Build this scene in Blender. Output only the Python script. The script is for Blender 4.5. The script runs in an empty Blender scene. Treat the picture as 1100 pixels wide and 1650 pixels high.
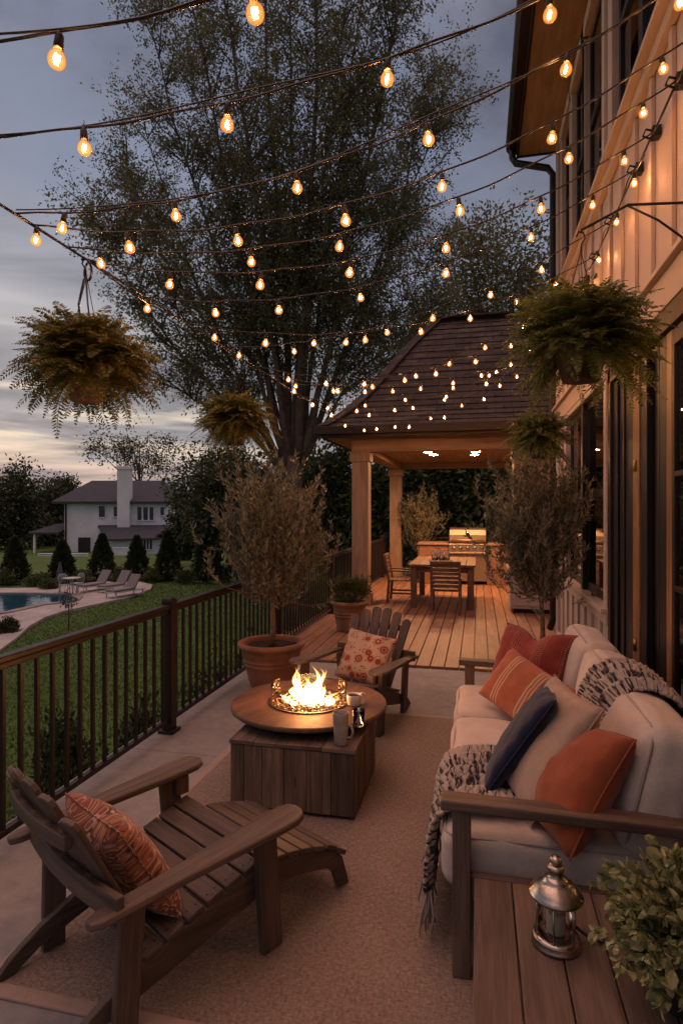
import bpy, bmesh, math, random
import numpy as np
from mathutils import Vector, Matrix, noise as mn

random.seed(7)
rng = np.random.default_rng(11)
C = bpy.context.scene.collection
PI = math.pi
R = math.radians

# ------------------------------------------------------------------ camera frame (horizon and axis measured on the photo)
F = 967.0
YAW = math.atan(220 / F)
CS, SN = math.cos(YAW), math.sin(YAW)
EYE = 1.6


def atd(px, d, Z=0.0):
    """world point at image column px, view depth d, height Z"""
    xc = (px - 550) / F * d
    return Vector((xc * CS - d * SN, xc * SN + d * CS, Z))


def at(px, py, Z=0.0):
    return atd(px, F * (EYE - Z) / (py - 820), Z)


def zat(py, d):
    return EYE - (py - 820) / F * d


def project(p):
    xc = p[0] * CS + p[1] * SN
    d = -p[0] * SN + p[1] * CS
    return 550 + F * xc / d, 820 - F * (p[2] - EYE) / d, d


# ------------------------------------------------------------------ mesh builder
def perp(a):
    a = Vector(a).normalized()
    b = Vector((0, 0, 1)) if abs(a.z) < 0.9 else Vector((1, 0, 0))
    s = a.cross(b).normalized()
    return s, s.cross(a).normalized()


class MB:
    def __init__(self):
        self.v, self.f, self.uv, self.s = [], [], [], []

    def add(self, vs, fs, axis=(1, 0, 0), smooth=False, uvs=None):
        n0 = len(self.v)
        vs = [Vector(p) for p in vs]
        self.v += vs
        a = Vector(axis).normalized()
        off = random.random() * 37.0
        for k, f in enumerate(fs):
            self.f.append([n0 + i for i in f])
            self.s.append(smooth)
            if uvs is not None:
                self.uv.append([uvs[i] for i in f])
            else:
                P = [vs[i] for i in f]
                n = (P[1] - P[0]).cross(P[2] - P[0])
                if n.length < 1e-12:
                    n = Vector((0, 0, 1))
                n.normalize()
                if abs(n.dot(a)) > 0.9:
                    s, t = perp(a)
                    self.uv.append([(p.dot(s) * 0.3 + off, p.dot(t) + off) for p in P])
                else:
                    t = n.cross(a).normalized()
                    self.uv.append([(p.dot(a) + off, p.dot(t) + off) for p in P])
        return self

    def box(self, c, s, rot=None, axis=None):
        c = Vector(c)
        h = [x / 2 for x in s]
        vs = [Vector((x * h[0], y * h[1], z * h[2])) for x in (-1, 1) for y in (-1, 1) for z in (-1, 1)]
        if axis is None:
            k = max(range(3), key=lambda i: s[i])
            axis = Vector([1.0 if i == k else 0.0 for i in range(3)])
        if rot is not None:
            vs = [rot @ p for p in vs]
            axis = rot @ Vector(axis)
        fs = [(0, 1, 3, 2), (4, 6, 7, 5), (0, 4, 5, 1), (2, 3, 7, 6), (0, 2, 6, 4), (1, 5, 7, 3)]
        return self.add([c + p for p in vs], fs, axis)

    def bb(self, x0, x1, y0, y1, z0, z1, axis=None):
        return self.box(((x0 + x1) / 2, (y0 + y1) / 2, (z0 + z1) / 2), (abs(x1 - x0), abs(y1 - y0), abs(z1 - z0)), None, axis)

    def bar(self, p0, p1, w, t, up=(0, 0, 1)):
        """box from p0 to p1; t along up, w across"""
        p0, p1 = Vector(p0), Vector(p1)
        d = p1 - p0
        L = d.length
        d.normalize()
        u = Vector(up)
        u = (u - d * u.dot(d)).normalized()
        s = d.cross(u)
        rot = Matrix((d, s, u)).transposed()
        return self.box((p0 + p1) / 2, (L, w, t), rot, (1, 0, 0))

    def prism(self, poly, M, depth, axis=(1, 0, 0)):
        """extrude polygon (x,y) through local z 0..depth, placed by matrix M"""
        n = len(poly)
        vs = [M @ Vector((x, y, 0)) for x, y in poly] + [M @ Vector((x, y, depth)) for x, y in poly]
        fs = [tuple(range(n))[::-1], tuple(range(n, 2 * n))]
        fs += [(i, (i + 1) % n, n + (i + 1) % n, n + i) for i in range(n)]
        return self.add(vs, fs, M.to_3x3() @ Vector(axis))

    def tube(self, pts, r, n=8, cap=True):
        pts = [Vector(p) for p in pts]
        if not hasattr(r, '__len__'):
            r = [r] * len(pts)
        vs, fs, uvs = [], [], []
        L = 0
        s = None
        off = random.random() * 20
        for i, p in enumerate(pts):
            t = (pts[min(i + 1, len(pts) - 1)] - pts[max(i - 1, 0)])
            if t.length < 1e-9:
                t = Vector((0, 0, 1))
            t.normalize()
            if s is None:
                s, _ = perp(t)
            s = (s - t * s.dot(t))
            if s.length < 1e-6:
                s, _ = perp(t)
            s.normalize()
            b = t.cross(s)
            if i:
                L += (p - pts[i - 1]).length
            for k in range(n):
                a = 2 * PI * k / n
                vs.append(p + (s * math.cos(a) + b * math.sin(a)) * r[i])
                uvs.append((L + off, k / n * 2 * PI * max(r) + off))
        for i in range(len(pts) - 1):
            for k in range(n):
                k2 = (k + 1) % n
                fs.append((i * n + k, i * n + k2, (i + 1) * n + k2, (i + 1) * n + k))
        if cap:
            fs.append(tuple(range(n))[::-1])
            fs.append(tuple(range((len(pts) - 1) * n, len(pts) * n)))
        return self.add(vs, fs, smooth=True, uvs=uvs)

    def lathe(self, prof, n=32, c=(0, 0, 0), M=None, smooth=True):
        c = Vector(c)
        vs, fs, uvs = [], [], []
        L = 0
        for i, (r, z) in enumerate(prof):
            if i:
                L += math.hypot(r - prof[i - 1][0], z - prof[i - 1][1])
            for k in range(n):
                a = 2 * PI * k / n
                p = Vector((max(r, 1e-5) * math.cos(a), max(r, 1e-5) * math.sin(a), z))
                vs.append((M @ p if M is not None else p) + c)
                uvs.append((k / n, L))
        for i in range(len(prof) - 1):
            for k in range(n):
                k2 = (k + 1) % n
                fs.append((i * n + k, i * n + k2, (i + 1) * n + k2, (i + 1) * n + k))
        return self.add(vs, fs, smooth=smooth, uvs=uvs)

    def grid(self, nu, nv, fn, smooth=True, wrapu=False):
        vs, fs, uvs = [], [], []
        for i in range(nu):
            for j in range(nv):
                u, v = i / (nu - 1), j / (nv - 1)
                vs.append(fn(u, v))
                uvs.append((u, v))
        for i in range(nu - 1):
            for j in range(nv - 1):
                a = i * nv + j
                fs.append((a, a + nv, a + nv + 1, a + 1))
        return self.add(vs, fs, smooth=smooth, uvs=uvs)

    def build(self, name, mat, parent=None, bevel=0.0, world=False, weld=False, recalc=True, seg=2):
        me = bpy.data.meshes.new(name)
        off = wloc(parent) if (world and parent is not None) else Vector((0, 0, 0))
        me.from_pydata([p - off for p in self.v], [], self.f)
        uvl = me.uv_layers.new(name='UVMap')
        flat = [c for f in self.uv for p in f for c in p]
        uvl.data.foreach_set('uv', flat)
        me.polygons.foreach_set('use_smooth', self.s)
        if recalc or weld:
            bm = bmesh.new()
            bm.from_mesh(me)
            if weld:
                bmesh.ops.remove_doubles(bm, verts=bm.verts, dist=1e-5)
            bmesh.ops.recalc_face_normals(bm, faces=bm.faces)
            bm.to_mesh(me)
            bm.free()
        me.update()
        return link(name, me, mat, parent, bevel, seg)


def wloc(o):
    v = Vector((0, 0, 0))
    while o is not None:
        v = v + o.location
        o = o.parent
    return v


def link(name, me, mat, parent=None, bevel=0.0, seg=2):
    o = bpy.data.objects.new(name, me)
    C.objects.link(o)
    if mat is not None:
        me.materials.append(mat)
    if parent is not None:
        o.parent = parent
    if bevel:
        b = o.modifiers.new('bevel', 'BEVEL')
        b.width = bevel
        b.segments = seg
        b.limit_method = 'ANGLE'
        b.angle_limit = R(40)
    return o


def tag(o, label, cat, group=None, kind=None):
    o['label'] = label
    o['category'] = cat
    if group:
        o['group'] = group
    if kind:
        o['kind'] = kind
    return o


def thing(name, label, cat, loc=(0, 0, 0), rz=0.0, group=None):
    o = bpy.data.objects.new(name, None)
    o.empty_display_size = 0.1
    C.objects.link(o)
    o.location = loc
    o.rotation_euler = (0, 0, rz)
    return tag(o, label, cat, group)


def struct(o, kind='structure'):
    o['kind'] = kind
    return o


def dup(root, loc=None, rz=None, label=None, scale=None):
    r = root.copy()
    C.objects.link(r)
    if loc is not None:
        r.location = loc
    if rz is not None:
        r.rotation_euler = (0, 0, rz)
    if scale is not None:
        r.scale = (scale, scale, scale)
    if label:
        r['label'] = label
    for ch in list(root.children):
        c = ch.copy()
        C.objects.link(c)
        c.parent = r
        for g in list(ch.children):
            e = g.copy()
            C.objects.link(e)
            e.parent = c
    return r


def quads_mesh(name, V, mat, parent=None, smooth=False):
    """V: (N,4,3) array, one quad leaf each"""
    V = np.asarray(V, dtype=np.float32)
    n = V.shape[0]
    me = bpy.data.meshes.new(name)
    me.vertices.add(n * 4)
    me.vertices.foreach_set('co', V.reshape(-1))
    me.loops.add(n * 4)
    me.loops.foreach_set('vertex_index', np.arange(n * 4, dtype=np.int32))
    me.polygons.add(n)
    me.polygons.foreach_set('loop_start', np.arange(0, n * 4, 4, dtype=np.int32))
    me.polygons.foreach_set('loop_total', np.full(n, 4, dtype=np.int32))
    me.update(calc_edges=True)
    me.validate()
    return link(name, me, mat, parent)


def unit(a):
    return a / np.maximum(np.linalg.norm(a, axis=-1, keepdims=True), 1e-9)


def rdir(n):
    return unit(rng.normal(size=(n, 3)))


def leaves(P, D, L, W, droop=0.0):
    """leaf quads at P along D with length L and width W (arrays)"""
    n = len(P)
    D = unit(D)
    S = unit(np.cross(D, rdir(n)))
    L = np.broadcast_to(np.asarray(L), (n,))[:, None]
    W = np.broadcast_to(np.asarray(W), (n,))[:, None]
    N = np.cross(S, D)
    mid = P + D * L * 0.45 + N * L * 0.06
    tip = P + D * L - N * L * 0.05 - np.array([0, 0, 1.0]) * droop * L
    return np.stack([P, mid + S * W / 2, tip, mid - S * W / 2], axis=1)


# ------------------------------------------------------------------ materials
def lin(r, g, b):
    f = lambda c: (c / 255 / 12.92) if c / 255 <= 0.04045 else ((c / 255 + 0.055) / 1.055) ** 2.4
    return (f(r), f(g), f(b))


class NT:
    def __init__(self, name):
        self.m = bpy.data.materials.new(name)
        self.m.use_nodes = True
        self.t = self.m.node_tree
        self.t.nodes.clear()
        self.out = self.n('ShaderNodeOutputMaterial')

    def n(self, typ, ins=None, **kw):
        nd = self.t.nodes.new(typ)
        for k, v in kw.items():
            setattr(nd, k, v)
        for k, v in (ins or {}).items():
            self.set(nd, k, v)
        return nd

    def set(self, nd, k, v):
        s = nd.inputs[k]
        if hasattr(v, 'outputs'):
            v = v.outputs[0]
        if isinstance(v, bpy.types.NodeSocket):
            self.t.links.new(v, s)
        elif isinstance(v, (tuple, list)) and len(v) == 3 and s.type == 'RGBA':
            s.default_value = (*v, 1)
        else:
            s.default_value = v

    def coord(self, which='Object', scale=(1, 1, 1), rot=(0, 0, 0)):
        tc = self.n('ShaderNodeTexCoord')
        mp = self.n('ShaderNodeMapping', {'Scale': scale, 'Rotation': rot, 'Vector': tc.outputs[which]})
        return mp

    def noise(self, vec, scale=5.0, detail=4.0, rough=0.55, dist=0.0):
        return self.n('ShaderNodeTexNoise', {'Vector': vec, 'Scale': scale, 'Detail': detail, 'Roughness': rough, 'Distortion': dist})

    def math(self, op, a, b=0.0, c=None, clamp=False):
        nd = self.n('ShaderNodeMath', {0: a, 1: b}, operation=op, use_clamp=clamp)
        if c is not None:
            self.set(nd, 2, c)
        return nd

    def ramp(self, fac, stops, interp='LINEAR'):
        nd = self.n('ShaderNodeValToRGB', {'Fac': fac})
        cr = nd.color_ramp
        cr.interpolation = interp
        while len(cr.elements) < len(stops):
            cr.elements.new(0.5)
        for e, (p, c) in zip(cr.elements, stops):
            e.position = p
            e.color = (*c, 1) if len(c) == 3 else c
        return nd

    def mix(self, fac, a, b, typ='MIX'):
        nd = self.n('ShaderNodeMix', data_type='RGBA', blend_type=typ)
        for i, v in ((0, fac), (6, a), (7, b)):
            if hasattr(v, 'outputs'):
                v = v.outputs[2] if v.bl_idname == 'ShaderNodeMix' else v.outputs[0]
            if isinstance(v, bpy.types.NodeSocket):
                self.t.links.new(v, nd.inputs[i])
            elif isinstance(v, (tuple, list)):
                nd.inputs[i].default_value = (*v[:3], 1)
            else:
                nd.inputs[i].default_value = v
        return nd.outputs[2]

    def bsdf(self, col, rough=0.6, metal=0.0, spec=0.4, bump=None, bstr=0.3, bdist=0.01, **kw):
        b = self.n('ShaderNodeBsdfPrincipled')
        self.set(b, 'Base Color', col)
        self.set(b, 'Roughness', rough)
        self.set(b, 'Metallic', metal)
        self.set(b, 'Specular IOR Level', spec)
        for k, v in kw.items():
            self.set(b, k.replace('_', ' '), v)
        if bump is not None:
            bp = self.n('ShaderNodeBump', {'Height': bump, 'Strength': bstr, 'Distance': bdist})
            self.set(b, 'Normal', bp.outputs[0])
        return b

    def done(self, sh):
        self.t.links.new(sh.outputs[0] if hasattr(sh, 'outputs') else sh, self.out.inputs[0])
        return self.m


def sc(c, k):
    return tuple(x * k for x in c)


def plain(name, c, rough=0.6, var=0.25, scale=6.0, bstr=0.15, bdist=0.004, metal=0.0, spec=0.4, bscale=60.0):
    t = NT(name)
    co = t.coord('Object')
    n1 = t.noise(co, scale, 5, 0.6)
    n2 = t.noise(co, bscale, 3, 0.6)
    col = t.ramp(n1.outputs[0], [(0.3, sc(c, 1 - var)), (0.7, sc(c, 1 + var))])
    rr = t.math('MULTIPLY_ADD', n1.outputs[0], 0.25, rough - 0.12)
    return t.done(t.bsdf(col, rr, metal, spec, n2.outputs[0], bstr, bdist))


def wood(name, dark, light, rough=0.6, along=1.6, across=38.0, isl=0.35, bstr=0.35, worn=None):
    t = NT(name)
    co = t.coord('UV', (along, across, 1))
    g = t.noise(co, 1.0, 6, 0.65, 0.35)
    fg = t.noise(t.coord('UV', (7.0, 170.0, 1)), 1.0, 3, 0.6)
    co2 = t.coord('UV', (1.3, 4.5, 1))
    g2 = t.noise(co2, 1.0, 3, 0.5, 1.2)
    geo = t.n('ShaderNodeNewGeometry')
    rnd = geo.outputs['Random Per Island']
    f = t.math('ADD', t.math('MULTIPLY', g.outputs[0], 0.55), t.math('MULTIPLY', g2.outputs[0], 0.30))
    f = t.math('ADD', f, t.math('MULTIPLY', fg.outputs[0], 0.24))
    col = t.ramp(f, [(0.38, sc(dark, .8)), (0.54, tuple((a + b) / 2 for a, b in zip(dark, light))), (0.68, sc(light, 1.1))])
    k = t.math('MULTIPLY_ADD', rnd, isl, 1 - isl / 2)
    col = t.mix(1.0, col, t.n('ShaderNodeCombineColor', {0: k, 1: k, 2: k}), 'MULTIPLY')
    # knots
    kc = t.coord('UV', (2.2, 9.0, 1))
    vo = t.n('ShaderNodeTexVoronoi', {'Vector': kc, 'Scale': 1.0, 'Randomness': 1.0})
    kn = t.ramp(vo.outputs['Distance'], [(0.03, (1, 1, 1)), (0.10, (0, 0, 0))])
    col = t.mix(t.math('MULTIPLY', kn.outputs[0], 0.6), col, sc(dark, 0.45))
    rr = t.math('MULTIPLY_ADD', g.outputs[0], 0.3, rough - 0.15)
    return t.done(t.bsdf(col, rr, 0, 0.35, t.math('ADD', g.outputs[0], t.math('MULTIPLY', fg.outputs[0], .8)), bstr * 1.5, 0.003))


def leafmat(name, c1, c2, rough=0.55, trans=0.25, dead=None):
    t = NT(name)
    geo = t.n('ShaderNodeNewGeometry')
    stops = [(0.0, c1), (0.75, c2)]
    if dead:
        stops += [(0.86, c2), (1.0, dead)]
    col = t.ramp(geo.outputs['Random Per Island'], stops)
    b = t.bsdf(col, rough, 0, 0.3)
    tr = t.n('ShaderNodeBsdfTranslucent', {'Color': col.outputs[0]})
    mx = t.n('ShaderNodeMixShader', {0: trans, 1: b, 2: tr})
    return t.done(mx)


def fabric(name, c, rough=0.9, var=0.14, weave=230.0, bstr=0.45):
    t = NT(name)
    co = t.coord('Object')
    n1 = t.noise(co, 7, 4, 0.6)
    w1 = t.n('ShaderNodeTexNoise', {'Vector': t.coord('Object', (weave, weave * 0.25, weave)), 'Scale': 1.0, 'Detail': 2.0})
    w2 = t.n('ShaderNodeTexNoise', {'Vector': t.coord('Object', (weave * 0.25, weave, weave * 0.25)), 'Scale': 1.0, 'Detail': 2.0})
    h = t.math('ADD', w1.outputs[0], w2.outputs[0])
    f = t.math('ADD', t.math('MULTIPLY', n1.outputs[0], 0.45), t.math('MULTIPLY', h, 0.28))
    col = t.ramp(f, [(0.3, sc(c, 1 - var * 1.6)), (0.7, sc(c, 1 + var))])
    return t.done(t.bsdf(col, rough, 0, 0.2, h, bstr, 0.0015, Sheen_Weight=0.25))


def emis(name, col, s, sampling=True):
    t = NT(name)
    e = t.n('ShaderNodeEmission', {'Color': (*col, 1), 'Strength': s})
    m = t.done(e)
    if not sampling:
        m.cycles.emission_sampling = 'NONE'
    return m


def glassy(name, tint=(1, 1, 1), gl=0.08, rough=0.02, ior=1.5):
    """thin clear glass: see-through with a fresnel reflection"""
    t = NT(name)
    tr = t.n('ShaderNodeBsdfTransparent', {'Color': tint})
    g = t.n('ShaderNodeBsdfGlossy', {'Color': (1, 1, 1), 'Roughness': rough})
    fr = t.n('ShaderNodeFresnel', {'IOR': ior})
    k = t.math('ADD', fr.outputs[0], gl, clamp=True)
    return t.done(t.n('ShaderNodeMixShader', {0: k, 1: tr, 2: g}))


M = {}
M['chair'] = wood('weathered_brown_wood', (0.050, 0.032, 0.023), (0.150, 0.103, 0.078), 0.6, isl=0.45)
M['teak'] = wood('teak_frame_wood', (0.075, 0.045, 0.030), (0.19, 0.122, 0.084), 0.55)
M['table'] = wood('grey_brown_table_wood', (0.075, 0.045, 0.031), (0.185, 0.122, 0.087), 0.6, across=30, isl=0.25)
M['firebox'] = wood('reclaimed_plank_wood', (0.060, 0.038, 0.026), (0.24, 0.160, 0.110), 0.7, across=30, isl=0.7, bstr=0.6)
M['firetop'] = wood('fire_table_top', (0.055, 0.026, 0.015), (0.180, 0.086, 0.050), 0.6, across=20, isl=0.0, bstr=0.3)
M['deck'] = wood('deck_board_wood', (0.15, 0.070, 0.040), (0.32, 0.165, 0.098), 0.5, across=24, isl=0.16)
M['dining'] = wood('dining_wood', (0.09, 0.05, 0.028), (0.22, 0.13, 0.075), 0.5)
M['pavwood'] = wood('pavilion_stained_wood', (0.26, 0.16, 0.10), (0.43, 0.28, 0.185), 0.55, across=20, isl=0.15)
M['dark'] = plain('dark_bronze_metal', (0.026, 0.016, 0.012), 0.45, 0.3, 9, metal=0.3, bstr=0.05)
M['black'] = plain('black_metal', (0.012, 0.011, 0.011), 0.4, 0.3, 9, bstr=0.05)
M['blackpaint'] = plain('black_painted_frame', (0.014, 0.010, 0.009), 0.45, 0.3, 5, bstr=0.05)
M['steel'] = plain('stainless_steel', (0.42, 0.35, 0.28), 0.42, 0.08, 40, metal=1.0, bstr=0.02)
M['hood'] = plain('grill_hood_steel', (0.24, 0.18, 0.13), 0.55, 0.08, 40, metal=1.0, bstr=0.02)
M['pewter'] = plain('antique_pewter', (0.42, 0.35, 0.28), 0.27, 0.35, 22, metal=1.0, bstr=0.12)
M['brass'] = plain('aged_brass', (0.45, 0.25, 0.09), 0.35, 0.2, 10, metal=1.0, bstr=0.02)
M['terra'] = plain('terracotta', (0.30, 0.125, 0.066), 0.75, 0.28, 7, 0.3, 0.004)
M['terra2'] = plain('weathered_terracotta', (0.25, 0.135, 0.08), 0.8, 0.35, 6, 0.3, 0.004)
M['darkpot'] = plain('dark_glazed_pot', (0.035, 0.025, 0.02), 0.4, 0.3, 8)
M['soil'] = plain('potting_soil', (0.03, 0.02, 0.013), 0.95, 0.6, 60, 0.9, 0.02)
M['cushion'] = fabric('oatmeal_canvas', (0.62, 0.50, 0.395))
M['piping'] = fabric('oatmeal_piping', (0.45, 0.36, 0.29))
M['rust'] = fabric('rust_linen', (0.31, 0.075, 0.028), weave=300)
M['navy'] = fabric('navy_linen', (0.010, 0.013, 0.036), weave=300)
M['sand'] = fabric('sand_linen', (0.42, 0.28, 0.19), weave=300)
M['ceramic'] = plain('stoneware', (0.33, 0.28, 0.23), 0.4, 0.2, 25)
M['white'] = plain('white_glaze', (0.6, 0.58, 0.54), 0.2, 0.05, 10, bstr=0.02)
M['coffee'] = plain('coffee', (0.012, 0.006, 0.003), 0.08, 0.1, 5, bstr=0.0)
M['siding'] = plain('painted_siding', (0.47, 0.375, 0.325), 0.6, 0.07, 3, 0.12, 0.003)
M['trim'] = plain('painted_trim', (0.47, 0.37, 0.30), 0.55, 0.07, 3, 0.1, 0.003)
M['soffit'] = wood('soffit_boards', (0.30, 0.19, 0.11), (0.46, 0.31, 0.19), 0.6, across=12, isl=0.1)
M['winglass'] = glassy('window_glass', (0.62, 0.58, 0.52), 0.05, 0.01, 1.5)
M['clear'] = glassy('clear_glass', (0.97, 0.97, 0.96), 0.0, 0.01, 1.25)
M['bark'] = plain('bark', (0.10, 0.068, 0.048), 0.9, 0.4, 6, 0.9, 0.04, bscale=14)
M['olivebark'] = plain('olive_bark', (0.22, 0.135, 0.085), 0.85, 0.35, 25, 0.6, 0.006)
M['leaf_big'] = leafmat('elm_leaf', (0.082, 0.086, 0.040), (0.185, 0.180, 0.088), 0.55, 0.45)
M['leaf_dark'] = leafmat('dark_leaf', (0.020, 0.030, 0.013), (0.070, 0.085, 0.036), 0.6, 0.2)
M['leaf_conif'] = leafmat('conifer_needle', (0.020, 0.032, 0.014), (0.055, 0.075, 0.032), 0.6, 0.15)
M['leaf_olive'] = leafmat('olive_leaf', (0.105, 0.105, 0.064), (0.30, 0.28, 0.19), 0.5, 0.2)
M['leaf_box'] = leafmat('boxwood_leaf', (0.022, 0.034, 0.010), (0.085, 0.105, 0.030), 0.45, 0.2)
M['leaf_fern'] = leafmat('fern_leaf', (0.080, 0.098, 0.024), (0.24, 0.215, 0.050), 0.5, 0.42, dead=(0.30, 0.15, 0.03))
M['leaf_fern2'] = leafmat('green_fern_leaf', (0.080, 0.110, 0.032), (0.22, 0.25, 0.080), 0.5, 0.42, dead=(0.17, 0.11, 0.03))
M['leaf_var'] = leafmat('variegated_leaf', (0.10, 0.13, 0.045), (0.38, 0.36, 0.15), 0.45, 0.3, dead=(0.70, 0.58, 0.34))
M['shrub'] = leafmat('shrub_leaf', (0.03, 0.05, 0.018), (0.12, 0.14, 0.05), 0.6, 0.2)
# ------------------------------------------------------------------ camera
S = bpy.context.scene
cam = bpy.data.cameras.new('camera')
cam.sensor_fit = 'VERTICAL'
cam.sensor_height = 36.0
cam.lens = F / 1650 * 36
cam.shift_y = -5 / 1650
cam.clip_start = 0.05
cam.clip_end = 3000
co_ = bpy.data.objects.new('camera', cam)
C.objects.link(co_)
co_.location = (0, 0, EYE)
co_.rotation_euler = (PI / 2, 0, YAW)
S.camera = co_
S.view_settings.view_transform = 'Standard'
S.view_settings.look = 'None'
S.view_settings.exposure = 1.10
S.view_settings.gamma = 1.0
S.view_settings.use_curve_mapping = False
S.cycles.max_bounces = 7
S.cycles.diffuse_bounces = 3
S.cycles.glossy_bounces = 3
S.cycles.transmission_bounces = 4
S.cycles.transparent_max_bounces = 24
S.cycles.sample_clamp_indirect = 3.0
S.cycles.caustics_reflective = False
S.cycles.caustics_refractive = False
S.cycles.use_denoising = True

# ------------------------------------------------------------------ dusk sky
SUN_AZ = R(62)      # measured from +Y towards -X: the afterglow, left of the picture
SUN_EL = R(2.5)
w = bpy.data.worlds.new('World')
S.world = w
w.use_nodes = True
nt = w.node_tree
nt.nodes.clear()


class WT(NT):
    def __init__(self, tree):
        self.t = tree


wt = WT(nt)
gen = wt.n('ShaderNodeTexCoord').outputs['Generated']
sky = wt.n('ShaderNodeTexSky', sky_type='NISHITA')
sky.sun_disc = False
sky.sun_elevation = SUN_EL
sky.sun_rotation = -SUN_AZ
sky.air_density = 1.2
sky.dust_density = 2.0
sky.ozone_density = 2.0
sep = wt.n('ShaderNodeSeparateXYZ', {0: gen})
x, y, z = sep.outputs
zc = wt.math('MAXIMUM', z, 0.0)
den = wt.math('ADD', zc, 0.10)
cu = wt.math('DIVIDE', x, den)
cv = wt.math('DIVIDE', y, den)
cl = wt.n('ShaderNodeCombineXYZ', {0: cu, 1: cv, 2: 0.0})
n1 = wt.noise(cl, 1.15, 7, 0.56, 0.35)
n2 = wt.noise(wt.n('ShaderNodeVectorMath', {0: cl, 1: (3.1, 7.7, 1.3)}, operation='ADD'), 0.42, 4, 0.5, 0.2)
cm = wt.math('ADD', wt.math('MULTIPLY', n1.outputs[0], 0.62), wt.math('MULTIPLY', n2.outputs[0], 0.42))
cmask = wt.ramp(cm, [(0.42, (0, 0, 0)), (0.57, (1, 1, 1))])
# how far towards the afterglow
sd = (-math.sin(SUN_AZ), math.cos(SUN_AZ))
along = wt.math('ADD', wt.math('MULTIPLY', x, sd[0]), wt.math('MULTIPLY', y, sd[1]))
west = wt.n('ShaderNodeMapRange', {0: along, 1: 0.45, 2: 1.0, 3: 0.0, 4: 1.0}, interpolation_type='SMOOTHSTEP')
# clear sky colour by elevation
clear = wt.ramp(zc, [(0.0, lin(112, 104, 106)), (0.12, lin(108, 106, 112)), (0.30, lin(92, 98, 114)), (0.6, lin(74, 84, 108)), (1.0, lin(62, 75, 104))])
warm = wt.ramp(zc, [(0.0, lin(142, 112, 104)), (0.05, lin(156, 136, 124)), (0.13, lin(178, 164, 144)), (0.26, lin(140, 136, 134)), (0.45, lin(92, 97, 110)), (1.0, lin(75, 85, 108))])
base = wt.mix(west.outputs[0], clear, warm)
cloudc = wt.ramp(n1.outputs[0], [(0.38, lin(104, 104, 112)), (0.60, lin(60, 61, 71))])
# grazing streak clouds low over the horizon
st = wt.n('ShaderNodeMapping', {'Vector': gen, 'Scale': (2.0, 2.0, 22.0)})
n3 = wt.noise(st, 1.0, 5, 0.55, 0.3)
streak = wt.ramp(n3.outputs[0], [(0.39, (0, 0, 0)), (0.51, (1, 1, 1))])
lowm = wt.n('ShaderNodeMapRange', {0: zc, 1: 0.20, 2: 0.34, 3: 1.0, 4: 0.0}, interpolation_type='SMOOTHSTEP')
k_hi = wt.math('MULTIPLY', cmask.outputs[0], wt.math('SUBTRACT', 1.0, lowm.outputs[0]))
k_lo = wt.math('MULTIPLY', streak.outputs[0], lowm.outputs[0])
k = wt.math('MAXIMUM', k_hi, k_lo)
k = wt.math('MULTIPLY', k, 0.88)
skyc = wt.mix(k, base, cloudc)
# physical sky under the cloud colours
nish = wt.mix(1.0, sky, (0.05, 0.05, 0.05), 'MULTIPLY')
skyc = wt.mix(0.12, skyc, nish)
# overcast sky above the frame: extra gain and pink tint added to light the scene
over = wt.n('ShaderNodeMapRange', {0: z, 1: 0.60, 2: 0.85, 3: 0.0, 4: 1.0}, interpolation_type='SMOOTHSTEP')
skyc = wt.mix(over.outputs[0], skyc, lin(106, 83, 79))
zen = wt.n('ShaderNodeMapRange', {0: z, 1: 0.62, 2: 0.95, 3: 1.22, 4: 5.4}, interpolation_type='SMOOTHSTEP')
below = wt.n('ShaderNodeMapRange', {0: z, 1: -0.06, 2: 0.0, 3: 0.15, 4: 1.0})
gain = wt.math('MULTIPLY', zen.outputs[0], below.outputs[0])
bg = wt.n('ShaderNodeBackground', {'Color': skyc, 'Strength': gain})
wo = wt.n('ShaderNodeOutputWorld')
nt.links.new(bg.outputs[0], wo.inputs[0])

sun = bpy.data.lights.new('sun', 'SUN')
sun.energy = 0.12
sun.angle = R(25)
sun.color = (1.0, 0.72, 0.52)
so = bpy.data.objects.new('sun', sun)
C.objects.link(so)
el = R(9)
sdv = Vector((-math.sin(SUN_AZ) * math.cos(el), math.cos(SUN_AZ) * math.cos(el), math.sin(el)))
so.rotation_euler = sdv.to_track_quat('Z', 'Y').to_euler()

# ------------------------------------------------------------------ ground, terrace, pool
GZ = -2.0


def gz(x, y):
    d = -x * SN + y * CS
    t = min(max((d - 32) / 36, 0), 1)
    return GZ - 1.3 * t * t * (3 - 2 * t) + 0.05 * mn.noise(Vector((x * 0.15, y * 0.15, 0)))


def lawn_material():
    t = NT('lawn_grass')
    co = t.coord('Object')
    a = t.noise(co, 0.35, 4, 0.6)
    b = t.noise(co, 9.0, 5, 0.7)
    c = t.noise(t.coord('Object', (1, 1, 1)), 55.0, 3, 0.7)
    f = t.math('ADD', t.math('MULTIPLY', a.outputs[0], 0.45), t.math('MULTIPLY', b.outputs[0], 0.3))
    f = t.math('ADD', f, t.math('MULTIPLY', c.outputs[0], 0.25))
    col = t.ramp(f, [(0.32, (0.050, 0.088, 0.022)), (0.52, (0.085, 0.145, 0.036)), (0.70, (0.13, 0.19, 0.055))])
    h = t.math('ADD', b.outputs[0], t.math('MULTIPLY', c.outputs[0], 0.7))
    return t.done(t.bsdf(col, 0.9, 0, 0.15, h, 0.8, 0.06))


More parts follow.
